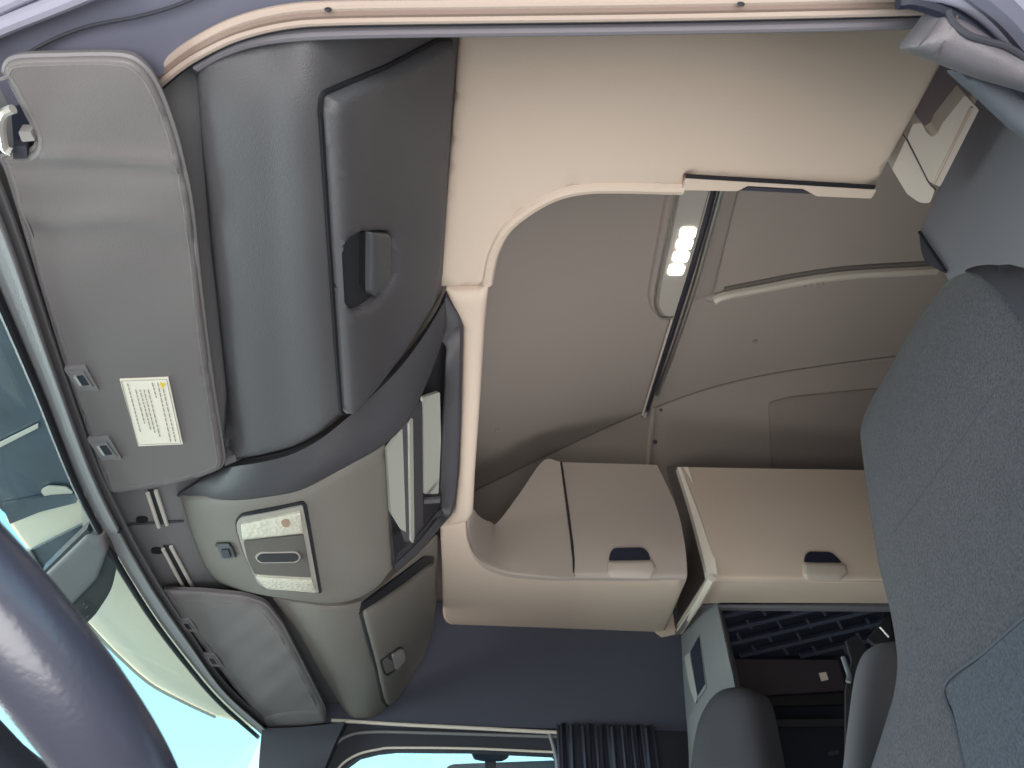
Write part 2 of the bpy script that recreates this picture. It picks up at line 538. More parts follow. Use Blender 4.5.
# driver door frame above the camera
fh = on_plane(zpl(1.66))
fr = panel([(-260, -420), (1400, -420), (1250, 30), (925, 14), (600, 6), (300, 8), (262, 16), (225, 32), (190, 52), (150, 84), (146, 150), (-140, 150)], fh, thick=.03)
struct('door_driver', fr, M['frame'])
def dline(pts, z, r, m, name, seg=10, flat=1.0):
    struct(name, tube(spline([at(u, v, z=zz) for u, v, zz in [(p[0], p[1], p[2] if len(p) > 2 else z) for p in pts]], 8), r, seg=seg, flat=flat), M[m])
dline([(-60, 55), (0, 27), (60, 3), (120, -22)], 1.64, .0075, 'framel', 'trim_10')
dline([(-60, 36), (0, 6), (40, -12)], 1.64, .006, 'framel', 'trim_11')
dline([(20, 58), (52, 40), (90, 26), (140, 16), (180, 4), (220, -14)], 1.652, .0016, 'dark', 'trim_12')
arc = lambda d: [(128, 118 + d, 1.69), (152, 84 + d, 1.672), (176, 61 + d, 1.66), (205, 42 + d, 1.65), (240, 26 + d, 1.645), (285, 15 + d, 1.645), (340, 11 + d, 1.645), (480, 9 + d, 1.645), (640, 7 + d, 1.645), (800, 4 + d, 1.645), (925, 1 + d, 1.645)]
dline(arc(-5), 0, .0045, 'seal', 'trim_13')
dline(arc(2), 0, .0046, 'seal2', 'trim_14')
dline(arc(9), 0, .0044, 'seal', 'trim_15')
dline(arc(14), 0, .0022, 'black', 'trim_16', 8)
dline([(196, 66, 1.66), (225, 50, 1.655), (262, 39, 1.655), (320, 33.5, 1.655), (420, 31, 1.655), (600, 29, 1.655), (800, 25.5, 1.655), (930, 22, 1.655)], 0, .0055, 'rubber', 'trim_17')
for u, v in ((328, 9.5), (741, 4)):
    p = at(u, v, z=1.636)
    bm = bmesh.new(); bmesh.ops.create_uvsphere(bm, u_segments=10, v_segments=6, radius=.0028, matrix=Matrix.Translation(p) @ Matrix.Diagonal((1.2, .6, 1, 1)))
    struct('trim_18' if u < 400 else 'trim_19', bm, M['inner'])

# ================================================================== OVERHEAD CONSOLE
# ---- driver locker
Lc = [(188, 20), (192, 62), (196, 110), (210, 250), (222, 370), (234, 470), (238, 510)]
L2 = [(u + 11, v) for u, v in Lc]
Ac = [(262, 10), (262, 60), (264, 110), (270, 250), (278, 370), (286, 470), (288, 510)]
Cc = [(318, 0), (319, 50), (322, 98), (330, 250), (338, 370), (345, 425), (350, 470)]
Dc = [(392, 0), (391, 60), (389, 120), (388, 250), (388, 330), (388, 400), (388, 440)]
Rc = [(467, 0), (462, 50), (458, 110), (447, 250), (444, 300), (441, 360), (438, 420)]
def on_line(L, z, y):
    pts = spline(V2(L), 12); best = None
    for q in pts:
        p = at(q.x, q.y, z=z); d = p.y - y
        if best is not None and (best[1] < 0 <= d):
            t = -best[1] / (d - best[1]); qq = best[0].lerp(q, t); return at(qq.x, qq.y, z=z)
        best = (q, d)
    return at(pts[0].x, pts[0].y, z=z) if at(pts[0].x, pts[0].y, z=z).y > y else at(pts[-1].x, pts[-1].y, z=z)
rows = []
for y in (.035, .10, .2, .32, .45, .58, .70):
    rows.append([on_line(Lc, 1.675, y), on_line(L2, 1.650, y), on_line(Ac, 1.643, y), on_line(Cc, 1.652, y), on_line(Dc, 1.78, y), on_line(Rc, 1.935, y)])
# rounded near end
rows[0] = [p + Vector((.02 if i == 0 else 0, 0, d)) for i, (p, d) in enumerate(zip(rows[0], (.02, .02, .03, .02, .015, 0)))]
dg = surf_grid(rows, 8)
dhit = on_bvh(dg)
B1 = [(219, 470), (233, 464), (262, 459), (292, 451), (320, 436), (347, 414), (375, 388), (402, 360), (425, 330), (445, 298)]
root = thing('overhead_locker', 'large charcoal overhead locker above the driver, behind the big sun visor', 'locker', at(300, 250, z=1.64))
body = [(190, 75), (197, 55), (215, 47), (262, 39), (320, 30), (464, 28), (455, 150), (446, 296)] + list(reversed(B1[:-1])) + [(222, 400), (205, 250), (194, 130)]
obj('housing', panel(rnd(body, 3), dhit, out=-.012, thick=.02, bulge=.012, br=10, step=9), M['console'], root, ang=50)
dr = [(321, 110), (322.5, 95, 3), (345, 85), (385, 68), (425, 47), (437, 40), (449, 39, 2), (447, 70), (440, 190), (436, 262), (430, 302), (400, 350), (372, 386), (351, 411, 5), (342, 412, 4), (337, 345), (328, 215)]
door = obj('door', panel(rnd(dr, 5), dhit, out=.000, thick=.010, bulge=.016, br=5.5, step=7,
    holes=[rnd([(337, 241), (341, 234), (360, 229), (379, 229), (383, 236), (382, 279), (373, 293), (356, 305), (346, 308), (340, 300)], 3)]), M['console'], root, ang=50)
# dark shut line round the door
obj('shut_line', tube([dhit(q.x, q.y)[0] + dhit(q.x, q.y)[1] * .001 for q in dens(rnd([(p[0] + (-1.5 if p[0] < 360 else (1.5 if p[0] > 430 else 0)), p[1] + (-1.5 if p[1] < 100 else 1.5 if p[1] > 300 else 0)) for p in dr], 5), 6)], .0028, seg=6, closed=True), M['black'], root)
hd = obj('handle', panel(rnd([(336, 241), (341, 233), (360, 228), (380, 228), (384, 236), (383, 280), (373, 294), (356, 306), (345, 309), (339, 300)], 3), dhit, out=.003, thick=.004, step=5), M['inner'], door, ang=60)
obj('paddle', panel(rnd([(362, 229), (380, 230), (383, 236), (382, 278), (366, 294), (362, 290)], 2.5), dhit, out=.011, thick=.010, bulge=.004, br=3, step=5), M['paddle'], hd)
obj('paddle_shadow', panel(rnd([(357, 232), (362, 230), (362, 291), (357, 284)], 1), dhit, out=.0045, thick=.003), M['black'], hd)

# ---- centre console
cg = surf_grid([
    pz([(150, 480, 1.668), (228, 478, 1.64), (300, 468, 1.64), (345, 445, 1.668), (388, 420, 1.715)]),
    pz([(176, 496, 1.655), (233, 500, 1.63), (302, 490, 1.63), (346, 470, 1.655), (389, 448, 1.705)]),
    pz([(186, 532, 1.645), (245, 535, 1.615), (307, 530, 1.62), (353, 520, 1.645), (391, 505, 1.70)]),
    pz([(202, 570, 1.645), (257, 570, 1.615), (317, 568, 1.62), (362, 558, 1.648), (393, 545, 1.70)]),
    pz([(226, 592, 1.655), (275, 602, 1.63), (325, 608, 1.635), (364, 602, 1.66), (397, 576, 1.705)]),
    pz([(240, 612, 1.668), (280, 622, 1.65), (328, 628, 1.655), (368, 622, 1.68), (400, 598, 1.73)])], 7)
chit = on_bvh(cg)
root = thing('overhead_console', 'grey centre overhead console with reading lamps between the two charcoal lockers', 'overhead console', at(290, 540, z=1.61))
outl = [(176, 497, 2), (232, 500), (302, 489), (346, 467), (388, 446, 1), (389, 470), (391, 505), (393, 545), (396, 571, 1), (380, 590), (362, 601), (345, 606), (325, 607), (295, 604), (262, 599), (238, 594), (214, 585), (201, 568), (190, 540), (182, 515)]
obj('panel', panel(rnd(outl, 8), chit, out=-.010, thick=.02, bulge=.010, br=10, step=9), M['centre'], root, ang=55)
# band sweeping up along the driver locker and down the rear lip
B2 = [(176, 496), (200, 501), (232, 501), (268, 497), (304, 489), (346, 467), (388, 442), (412, 414), (428, 380), (441, 345), (446, 330)]
bz1 = [1.668, 1.648, 1.642, 1.648, 1.662, 1.69, 1.735, 1.79, 1.85, 1.92]
bz2 = [1.660, 1.652, 1.628, 1.622, 1.626, 1.652, 1.695, 1.74, 1.80, 1.86, 1.90]
a1 = spline([at(u, v, z=z) for (u, v), z in zip(B1, bz1)], 8)
a2 = spline([at(u, v, z=z) for (u, v), z in zip(B2, bz2)], 8)
def resamp(P, n):
    L = [0]
    for a, b in zip(P, P[1:]): L.append(L[-1] + (b - a).length)
    out = []; k = 0
    for i in range(n):
        s = L[-1] * i / (n - 1)
        while k < len(L) - 2 and L[k + 1] < s: k += 1
        out.append(P[k].lerp(P[k + 1], (s - L[k]) / max(1e-9, L[k + 1] - L[k])))
    return out
a1 = resamp(a1, 40); a2 = resamp(a2, 40)
rowsb = []
for p, q in zip(a1, a2):
    r = []
    for t in (0, .08, .3, .6, .92, 1):
        w = p.lerp(q, t) ; w = w + (CAM - w).normalized() * (.012 * (1 - abs(2 * t - 1) ** 4) - (.014 if t in (0, 1) else 0)); r.append(w)
    rowsb.append(r)
obj('band', grid_bm(rowsb, .02, Vector((0, .5, .85)).normalized()), M['consoleb'], root, ang=60)
# rear lip down to the passenger side
lip_r = [(446, 297), (461, 322), (462, 350), (461, 390), (460, 440), (457, 485), (453, 511), (440, 528), (418, 552), (396, 572)]
lip_l = [(430, 330), (445, 345), (445.5, 362), (444, 390), (441, 440), (440, 480), (440, 510), (434, 521), (416, 543), (394, 564)]
zr = [1.92, 1.915, 1.90, 1.89, 1.885, 1.88, 1.87, 1.83, 1.76, 1.70]
l1 = spline([at(u, v, z=z) for (u, v), z in zip(lip_r, zr)], 6); l2 = spline([at(u, v, z=z + .003) for (u, v), z in zip(lip_l, zr)], 6)
gl = [[p, p.lerp(q, .15) + (CAM - p) * .006, p.lerp(q, .85) + (CAM - p) * .006, q] for p, q in zip(l1, l2)]
obj('rear_lip', grid_bm(gl, .02, UP), M['consoleb'], root, ang=50)
# open tray: pale liner, ridge, pale rear panel, dark floor
tr = obj('tray', panel([(384, 440), (446, 335), (450, 330), (449, 530), (396, 576)], on_plane(plane3(at(388, 445, z=1.79), at(396, 570, z=1.79), at(446, 400, z=1.97))), thick=.01), M['inner'], root)
hp = plane3(at(388, 445, z=1.72), at(395, 568, z=1.72), at(412, 415, z=1.77))
obj('liner', panel([(387, 450), (410, 420), (410, 534, 0), (402, 530), (391, 512)], on_plane(hp), thick=.006), M['tray'], tr)
obj('ridge', panel([(408, 424), (421, 402), (423, 402), (424, 534), (412, 545), (409, 535)], on_plane(plane3(at(410, 425, z=1.752), at(410, 540, z=1.752), at(424, 420, z=1.80))), thick=.02), M['consoleb'], tr, bevel=.003)
obj('ridge_edge', panel([(409.5, 424), (413, 419), (414.5, 538), (413, 543), (411, 540)], on_plane(plane3(at(410, 425, z=1.745), at(410, 540, z=1.745), at(424, 420, z=1.79))), thick=.004), M['tray'], tr)
obj('back_liner', panel(rnd([(423, 398), (440, 392), (441, 440), (438.5, 494), (424, 494)], 2), on_plane(plane3(at(424, 420, z=1.84), at(424, 500, z=1.84), at(440, 420, z=1.88))), thick=.006), M['tray'], tr)
obj('slot_divider', panel([(424, 500), (440, 499), (440, 503), (424, 504)], on_plane(zpl(1.83)), thick=.006), M['console'], tr)
# reading lamp unit
lu = obj('lamp_unit', panel(rnd([(236, 519, 4), (241, 513, 3), (303, 500.5, 2), (307, 504, 2), (322, 592, 2), (292, 590), (264, 587, 3), (257, 581), (243, 550), (236.5, 528)], 4), chit, out=.003, thick=.008, step=10), M['black'], root)
obj('bezel', panel(rnd([(238, 520, 4), (242, 515, 3), (303, 503, 2), (319, 590, 2), (265, 585, 3), (258, 580), (245, 550), (238.5, 528)], 4), chit, out=.006, thick=.006, step=10), M['bezel'], lu)
obj('lens', panel(rnd([(243, 520), (301, 507.5), (303.5, 528), (244.5, 534.5)], 2), chit, out=.010, thick=.005, bulge=.002, br=4, step=6), M['lens'], lu)
obj('lens', panel(rnd([(257, 572), (312, 575), (316, 588), (268, 584)], 2), chit, out=.010, thick=.005, bulge=.002, br=4, step=6), M['lens'], lu)
gr = obj('speaker_grille', panel(rnd([(245.5, 537), (303.5, 530.5), (311, 573), (256, 569.5), (250, 557)], 2), chit, out=.009, thick=.004, step=8), M['grille'], lu)
slot = [(258, 552), (262, 548.5), (296, 548), (300, 552), (296, 556), (262, 556.5)]
obj('slot_rim', panel(rnd([(256, 552), (261, 547), (297, 546.5), (302, 552), (297, 557.5), (261, 558)], 3), chit, out=.010, thick=.003), M['lampbody'], gr)
obj('slot', panel(rnd(slot, 3), chit, out=.0115, thick=.003), M['inner'], gr)
obj('bulb_spot', panel(rnd([(282, 515), (286, 513), (290, 513.5), (291.5, 518), (288, 521), (284, 520)], 3), chit, out=.0135, thick=.003), M['spot'], lu)
# small switch
sw = obj('switch', panel(rnd([(216.5, 543), (230, 542.5), (236, 555), (234, 558), (222, 557.5)], 2), chit, out=.002, thick=.005), M['paddle'], root)
obj('switch_button', panel(rnd([(222, 548), (229.5, 547.5), (232, 555.5), (225, 556)], 1), chit, out=.005, thick=.004), M['dark'], sw)
obj('switch_rim', tube([chit(u, v)[0] + chit(u, v)[1] * .003 for u, v in ((217, 544), (218, 542.5), (230, 542), (233, 546), (236.5, 555))], .0022, seg=6), M['inner'], sw)

# ---- passenger locker in the console
ye = wy(-.5) - .012
ppg = surf_grid([
    pz([(250, 575, 1.655), (315, 585, 1.64), (360, 580, 1.67), (402, 545, 1.79), (444, 500, 1.935)]),
    pz([(272, 600, 1.655), (322, 610, 1.64), (362, 605, 1.67), (402, 575, 1.78), (440, 535, 1.935)]),
    pz([(300, 640, 1.655), (337, 645, 1.645), (371, 640, 1.672), (407, 625, 1.775), (438, 600, 1.935)]),
    pz([(325, 680, 1.655), (353, 684, 1.648), (380, 679, 1.668)]) + py_([(407, 664, ye - .10), (432, 640, ye - .10)]),
    py_([(346, 716, ye), (362, 720, ye), (378, 715, ye), (396, 703, ye), (418, 684, ye)]),
    py_([(352, 726, ye + .01), (366, 728, ye + .01), (382, 726, ye + .01), (402, 716, ye + .01), (424, 700, ye + .01)])], 7)
phit = on_bvh(ppg)
root = thing('overhead_locker', 'small charcoal overhead locker at the passenger end, beside the slate wall panel', 'locker', at(370, 650, z=1.63))
hb = [(270, 599), (296, 605), (325, 609), (346, 608), (364, 603), (392, 580), (420, 555), (440, 534), (440, 565), (438, 605), (430, 640), (414, 676), (394, 704), (374, 720), (352, 721), (343, 712), (320, 675), (296, 632)]
obj('housing', panel(rnd(hb, 5), phit, out=-.006, thick=.02, bulge=.006, br=8, step=8), M['centre'], root, ang=55)
dp = [(361, 611), (380, 599), (405, 582), (425, 566), (432, 562, 3), (433, 590), (432, 625), (424, 655), (408, 682), (396, 699, 5), (388, 704, 5), (384, 702, 3), (375, 662)]
door = obj('door', panel(rnd(dp, 4), phit, out=.006, thick=.014, bulge=.008, br=6, step=6), M['centre'], root, ang=55)
obj('shut_line', panel(rnd([(359, 611), (362, 604), (392, 581), (424, 556), (434, 556), (433, 563), (405, 584), (380, 601), (364, 613)], 2), phit, out=.002, thick=.006, step=6), M['black'], root)
obj('shut_line', tube([phit(u, v)[0] + phit(u, v)[1] * .002 for u, v in ((360, 612), (367, 640), (375, 668), (382, 700), (387, 706))], .004, seg=6), M['inner'], root)
hd = obj('handle', panel(rnd([(376, 657), (385, 650), (395, 643), (399, 645), (400, 656), (391, 668), (384, 673), (380, 671)], 2), phit, out=.0145, thick=.004), M['inner'], door)
obj('paddle', panel(rnd([(387, 651), (397, 645), (400, 656), (391, 667)], 1.5), phit, out=.020, thick=.008, bulge=.002, br=3), M['stitch'], hd)

# ================================================================== SUN VISORS
def visor(name, label, outline, pl, loc, clips, hf=None):
    hit = on_plane(pl)
    root = thing(name, label, 'sun visor', loc)
    body = obj('visor_body', panel(outline, hit, out=-.006, thick=.010, bulge=.006, br=4, step=7, hf=hf), M['visor'], root, ang=60)
    # piping and stitch line, inset
    c = sum((Vector(p) for p in outline), Vector((0, 0))) / len(outline)
    ins = []
    O = [Vector(p) for p in outline]
    for i in range(len(O)):
        t = (O[(i + 1) % len(O)] - O[i - 1]).normalized(); n = Vector((-t.y, t.x))
        if n.dot(c - O[i]) < 0: n = -n
        ins.append(O[i] + n * 6)
    obj('piping', tube([hit(p.x, p.y)[0] + hit(p.x, p.y)[1] * -.007 for p in O], .0030, seg=6, closed=True), M['piping'], body)
    obj('stitching', tube([hit(p.x, p.y)[0] + hit(p.x, p.y)[1] * ((hf(p.x, p.y) if hf else 0) - .0004) for p in ins], .0010, seg=5, closed=True), M['thread'], body)
    for cl in clips:
        cx, cy, w, h, sk = cl
        q = lambda a, b: (cx + a * w + b * sk, cy + b * h)
        k = obj('clip', panel(rnd([q(-.9, -.7), q(.75, -.85), q(1.15, .8), q(-.35, .8)], 2), hit, out=.0035, thick=.006), M['piping'], root, bevel=.001)
        obj('clip_frame', panel([q(-.62, -.45), q(.5, -.55), q(.85, .5), q(-.25, .55)], hit, out=.005, thick=.004), M['header'], k)
        obj('clip_hole', panel([q(-.2, -.25), q(.38, -.32), q(.6, .3), q(0, .35)], hit, out=.006, thick=.003), M['night'], k)
        obj('clip_pin', panel([q(-.3, -.28), q(-.08, -.3), q(.12, .34), q(-.1, .34)], hit, out=.0065, thick=.003), M['chrome'], k)
    return root, hit

vo = closed_spline([(3, 74), (13, 62), (60, 59.5), (117, 59), (139, 67), (155, 88), (170, 125), (181, 165), (190, 210), (199, 290), (210, 375), (221, 445), (222.5, 464), (213, 474), (175, 485), (135, 492), (113, 494.5), (106, 484), (85, 425), (62, 357), (34, 265), (8, 180), (1, 160), (29, 155), (36, 140), (22, 110), (6, 80)], 4)
vo = [(p.x, p.y) for p in vo]
vpl = plane3(at(0, 160, z=1.612), at(106, 484, z=1.612), at(222, 460, z=1.632))
root, vh = visor('sun_visor', 'large grey driver sun visor with a white warning sticker, folded against the header', vo, vpl, at(110, 270, z=1.60),
    [(80, 377, 14, 15, 5), (103, 447, 14, 14, 5)], hf=lambda u, v: .004 * math.exp(-((v - 150 - .08 * u) / 7) ** 2) * min(1, max(0, (u - 25) / 40)) - .003 * math.exp(-((v - 166 - .05 * u) / 9) ** 2)
        + .0035 * math.exp(-((v - 206 - .12 * u - 8 * math.sin(u / 30)) / 10) ** 2) - .0025 * math.exp(-((v - 232 - .1 * u) / 16) ** 2) + .0008 * math.sin(v / 23 + u / 31))
st = obj('warning_sticker', panel([(120, 378), (168.5, 376.5), (183, 443), (138.5, 445)], vh, out=.0022, thick=.002), M['sticker'], root)
bm = bmesh.new()
def tline(bm, a, b, w):
    a = Vector(a); b = Vector(b); L = (b - a).length; s = 0; t = (b - a).normalized(); n = Vector((-t.y, t.x))
    while s < L:
        e = min(L, s + random.uniform(2.0, 5.5))
        q = [a + t * s + n * w, a + t * e + n * w, a + t * e - n * w, a + t * s - n * w]
        vs = [bm.verts.new(vh(p.x, p.y)[0] + vh(p.x, p.y)[1] * .0028) for p in q]
        bm.faces.new(vs); s = e + .9
for a, b in [((128, 382), (141, 431)), ((136, 388), (145, 422)), ((140.3, 388), (151, 428)), ((144.3, 388), (155.3, 431)), ((148.5, 388), (160.5, 436)), ((152.5, 381), (157, 397)), ((158, 381), (171, 440)), ((163.5, 387), (176, 440))]:
    tline(bm, a, b, .55)
obj('printed_text', bm, M['ink'], st)
bm = bmesh.new()
for e in ([(121.5, 379.5), (138, 443.5)], [(166.8, 378), (181, 441.8)], [(121.5, 379.5), (166.8, 378)], [(138, 443.5), (181, 441.8)]):
    tube_into(bm, [vh(*e[0])[0] + vh(*e[0])[1] * .0025, vh(*e[1])[0] + vh(*e[1])[1] * .0025], .0004, seg=4)
obj('printed_border', bm, M['ink'], st)
obj('warning_triangle', panel([(160.5, 380.5), (166, 383), (161.5, 387)], vh, out=.0030, thick=.001), M['yellow'], st)
pv = obj('pivot', tube(spline([at(u, v, z=1.603) for u, v in ((13, 109), (5, 113), (1, 122), (2, 135), (5, 148), (12, 152))], 5), .0042, seg=8), M['chrome'], root)
obj('pivot_clip', panel(rnd([(19, 130), (31, 130), (36, 139), (23, 140)], 1.5), vh, out=.003, thick=.012), M['chrome'], root)
obj('pivot_hole', panel(rnd([(7, 118), (19, 113), (29, 135), (29, 156), (10, 153)], 2), vh, out=-.012, thick=.006), M['night'], root)
obj('pivot_socket', panel(rnd([(13, 145), (27, 145), (28, 157), (14, 158)], 1.5), vh, out=.002, thick=.012), M['dark'], root)

po = [(p.x, p.y) for p in rnd([(161, 594, 3), (200, 595), (243, 599, 8), (265, 606, 8), (282, 628), (303, 668), (325, 711, 7), (325, 722, 5), (300, 727, 4), (268, 729, 4), (258, 716, 3), (235, 690), (195, 638)], 3)]
ppl = plane3(at(160, 590, z=1.622), at(262, 722, z=1.612), at(270, 605, z=1.632))
root, ph = visor('sun_visor', 'smaller grey passenger sun visor without a sticker, near the far end of the windscreen', po, ppl, at(245, 660, z=1.60),
    [(186, 624, 9, 8, 3), (211, 659, 9, 8, 3)], hf=lambda u, v: .0016 * math.sin(v / 5 + .12 * u) * math.sin(u / 17 + v / 40) + .0022 * math.exp(-((v - 640 - .25 * (u - 220)) / 5) ** 2))
obj('end_sleeve', panel(rnd([(262, 717), (285, 712), (322, 710), (327, 722), (300, 728), (268, 730)], 4), ph, out=.000, thick=.016, bulge=.003, br=4, step=6), M['visor'], root, ang=60)
# rails and slots in the header strip
for nm, pts, lab in (('visor_rail', [(152, 489), (163, 523)], 'short pair of metal visor guide rails, upper one, just below the driver visor'), ('visor_rail', [(167, 545), (190, 588)], 'pair of metal visor guide rails above the passenger visor')):
    r0 = thing(nm, lab, 'rail', at(*pts[0], z=1.65), None)
    for d in (-4, 4):
        obj('rail', tube([hdr_hit(u + d, v - d * .3)[0] + hdr_hit(u + d, v - d * .3)[1] * .006 for u, v in pts], .0036, seg=8), M['lens2'], r0)
    obj('groove', panel([(pts[0][0] - 4, pts[0][1]), (pts[0][0] + 4, pts[0][1]), (pts[1][0] + 4, pts[1][1]), (pts[1][0] - 4, pts[1][1])], hdr_hit, out=.003, thick=.004), M['inner'], r0)
for i, (u, v) in enumerate(((142, 519), (157, 550))):
    struct('trim_%d' % (20 + i), panel(rnd([(u - 6, v - 2), (u, v - 3.5), (u + 6, v - 2), (u + 6, v + 2), (u, v + 3), (u - 6, v + 2)], 2), hdr_hit, out=.003, thick=.004), M['black'])
struct('trim_22', tube(along(hdr_hit, [(118, 532), (127, 524), (150, 522), (184, 520)], 5, .002), .0025, seg=6), M['inner'])

# ================================================================== BEIGE UPPER STORAGE
ZB = 1.93
bh = on_plane(zpl(ZB))
root = thing('side_locker', 'wide beige side locker overhead on the driver side, seen from underneath', 'locker', at(700, 100, z=ZB))
ol = [(464, -8), (458, 45), (440, 288, 1), (478, 287.5, 3), (488, 281, 4), (491, 264), (495, 248), (507, 227), (530, 208), (556, 194), (585, 187.5), (620, 186.5), (683, 188, 1), (684.5, 176, 1), (876, 187, 0), (944, 62, 0), (985, -8)]
obj('base_panel', panel(rnd(ol, 4), bh, out=-.006, thick=.03, bulge=.006, br=6, step=14), M['beige'], root, ang=60)
# inner rim that rolls up into the opening
rim = spline(V2([(487, 283), (490, 265), (494.5, 249), (506.5, 227.5), (529.5, 208.5), (556, 194.5), (585, 188), (620, 187), (683, 188.5)]), 5)
r3 = [at(q.x, q.y, z=ZB + .004) for q in rim]
obj('inner_rim', tube(r3, .010, seg=10), M['beige'], root)
fx0 = at(684, 180, z=ZB); fx1 = at(874, 189, z=ZB)
obj('front_face', grid_bm([[fx0 + Vector((-.1, .03, .02)), fx1 + Vector((0, .02, .02))], [fx0 + Vector((-.1, .06, .40)), fx1 + Vector((0, .05, .40))]], .015, Vector((0, -1, 0))), M['beige'], root)
d = obj('door', panel([(681, 190.5), (686, 178.5), (873, 189.5), (877, 190), (871, 199), (815, 196.5), (803, 189.5), (748, 186.5), (738, 191.5)], on_plane(zpl(ZB - .004)), thick=.012), M['beige'], root, bevel=.0015)
obj('shut_line', panel([(686, 175), (876, 185.8), (874, 189.5), (685.5, 178.2)], on_plane(zpl(ZB - .0075)), thick=.002), M['black'], root)
obj('handle_notch', panel([(742, 190.5), (748, 187), (803, 190), (812, 194)], on_plane(zpl(ZB + .004)), thick=.004), M['dark'], d)

# beige lip along the front shelf
root = tag(obj('shelf_lip', panel(rnd([(445.5, 289), (478, 288.5), (489, 282), (485, 320), (480, 400), (475, 470), (473, 512), (467, 521), (440, 527, 1), (455, 510), (459, 470), (461.5, 400), (463, 325)], 2), bh, thick=.05, bulge=.012, br=10, step=7), M['beige'], ang=60),
    'narrow beige lip running along the rear edge of the overhead front shelf', 'shelf lip')

# passenger side locker
root = thing('side_locker', 'beige side locker with a cut-out pull above the passenger door', 'locker', at(580, 600, z=ZB))
UO = [(466, 521), (440, 528), (442, 570), (443, 626, 13), (540, 629.5), (663, 636, 1), (687, 580, 1), (573, 578), (540, 577), (510, 574), (488, 567), (475, 556), (468, 540)]
obj('base_panel', panel(rnd(UO, 3), bh, out=-.004, thick=.02, bulge=.004, br=6, step=10), M['beige'], root, ang=60)
# fixed front part: sweeps from the lip into the face
bt = [(466, 520), (468, 540), (475, 556), (488, 567), (510, 574), (540, 577), (560, 578), (574, 578)]
tp = [(474, 509), (477, 514), (483, 519), (490, 521.5), (498, 522), (520, 493), (543, 461), (560, 461.5)]
b3 = [at(u, v, z=ZB - .006) for u, v in bt]
t3 = []
for (u, v), p in zip(tp, b3): t3.append(at(u, v, y=p.y + (.03 if v < 480 else .02)))
md = []
for k, (p, q) in enumerate(zip(b3, t3)):
    m_ = p.lerp(q, .35); m_.y -= .012 if k > 3 else .004; md.append(m_)
lo = [p + Vector((0, -.004, .012)) for p in b3]
fg = surf_grid([b3, lo, md, t3], 8)
obj('fixed_panel', grid_bm(fg, .02, BK), M['beigegrey'], root, ang=50)
# door
def facerow(us, v, y): return [at(u, v_, y=y) for u, v_ in zip(us, v)]
y0 = at(630, 578, z=ZB).y
dgd = surf_grid([
    facerow((561, 590, 630, 657), (462, 463, 464, 465), y0 + .03),
    facerow((566, 597, 640, 676), (500, 501, 502, 506), y0 - .002),
    facerow((571.5, 603, 646, 684.5), (541, 541.5, 542, 543), y0 - .020),
    facerow((573.5, 606, 650, 687), (570, 570, 570.5, 571), y0 - .012),
    facerow((573.8, 606, 650, 686.5), (577.5, 577.8, 578, 578.3), y0 - .0)], 8)
door = obj('door', grid_bm(dgd, .02, BK), M['beigegrey'], root, ang=40)
dh = on_bvh(dgd)
hd = obj('handle', panel(rnd([(607.5, 562), (607, 573, 2), (611, 577, 2), (650, 577.5, 3), (655.5, 570), (652, 561)], 2), dh, out=.006, thick=.008, bulge=.006, br=6, step=4), M['scoop'], door)
obj('handle_opening', panel(rnd([(608.5, 560.5), (610, 553, 3), (614, 548.5, 3), (643, 548, 4), (648, 553), (650.5, 560)], 2), dh, out=.004, thick=.006), M['night'], hd)
sl = [dh(u, v)[0] + Vector((0, -.003, 0)) for u, v in ((561.2, 463), (564, 482), (567, 503), (569.5, 522), (572, 542), (573.6, 560), (573.8, 577))]
obj('shut_line', tube(sl, .0032, seg=6), M['rail'], root)
# end plate against the wall
obj('end_plate', panel([(655, 632), (672, 606), (676, 634), (662, 637)], on_plane(ypl(at(663, 634, z=ZB).y - .02)), thick=.01), M['beige'], root)

# rear passenger locker
root = thing('rear_locker', 'beige rear locker behind the passenger door, above the dark netted niche', 'locker', at(800, 590, z=1.915))
yr = y0 - .02
rg = surf_grid([
    facerow((681, 760, 860, 960), (467, 468.5, 470, 472), yr + .05),
    facerow((697, 772, 870, 965), (505, 506, 508, 510), yr + .015),
    facerow((710, 780, 880, 970), (545, 546, 548, 550), yr),
    facerow((716.5, 785, 885, 975), (572, 573, 575, 577), yr + .004),
    facerow((717, 785, 885, 975), (579, 580, 582, 584), yr + .012)], 8)
door = obj('door', grid_bm(rg, .02, BK), M['beige'], root, ang=40)
rh = on_bvh(rg)
hd = obj('handle', panel(rnd([(803, 563), (802.5, 575, 2), (806, 579.5, 2), (838, 580.5, 3), (847.5, 574), (845, 565)], 2), rh, out=.006, thick=.008, bulge=.006, br=6, step=4), M['scoop'], door)
obj('handle_opening', panel(rnd([(803.5, 562), (805, 555, 2), (809, 552, 2), (830, 552.5, 4), (836, 557), (841.5, 563)], 2), rh, out=.004, thick=.006), M['night'], hd)
zb2 = at(717, 580, y=yr + .012).z
# underside moulding and its left limb back to the wall
ub = on_plane(zpl(zb2))
obj('underside', panel([(715, 580.5), (980, 584.5), (990, 604), (725, 603), (702, 604), (682, 633), (678, 630), (710, 580)], ub, thick=.02, step=12), M['beige'], root, bevel=.002)
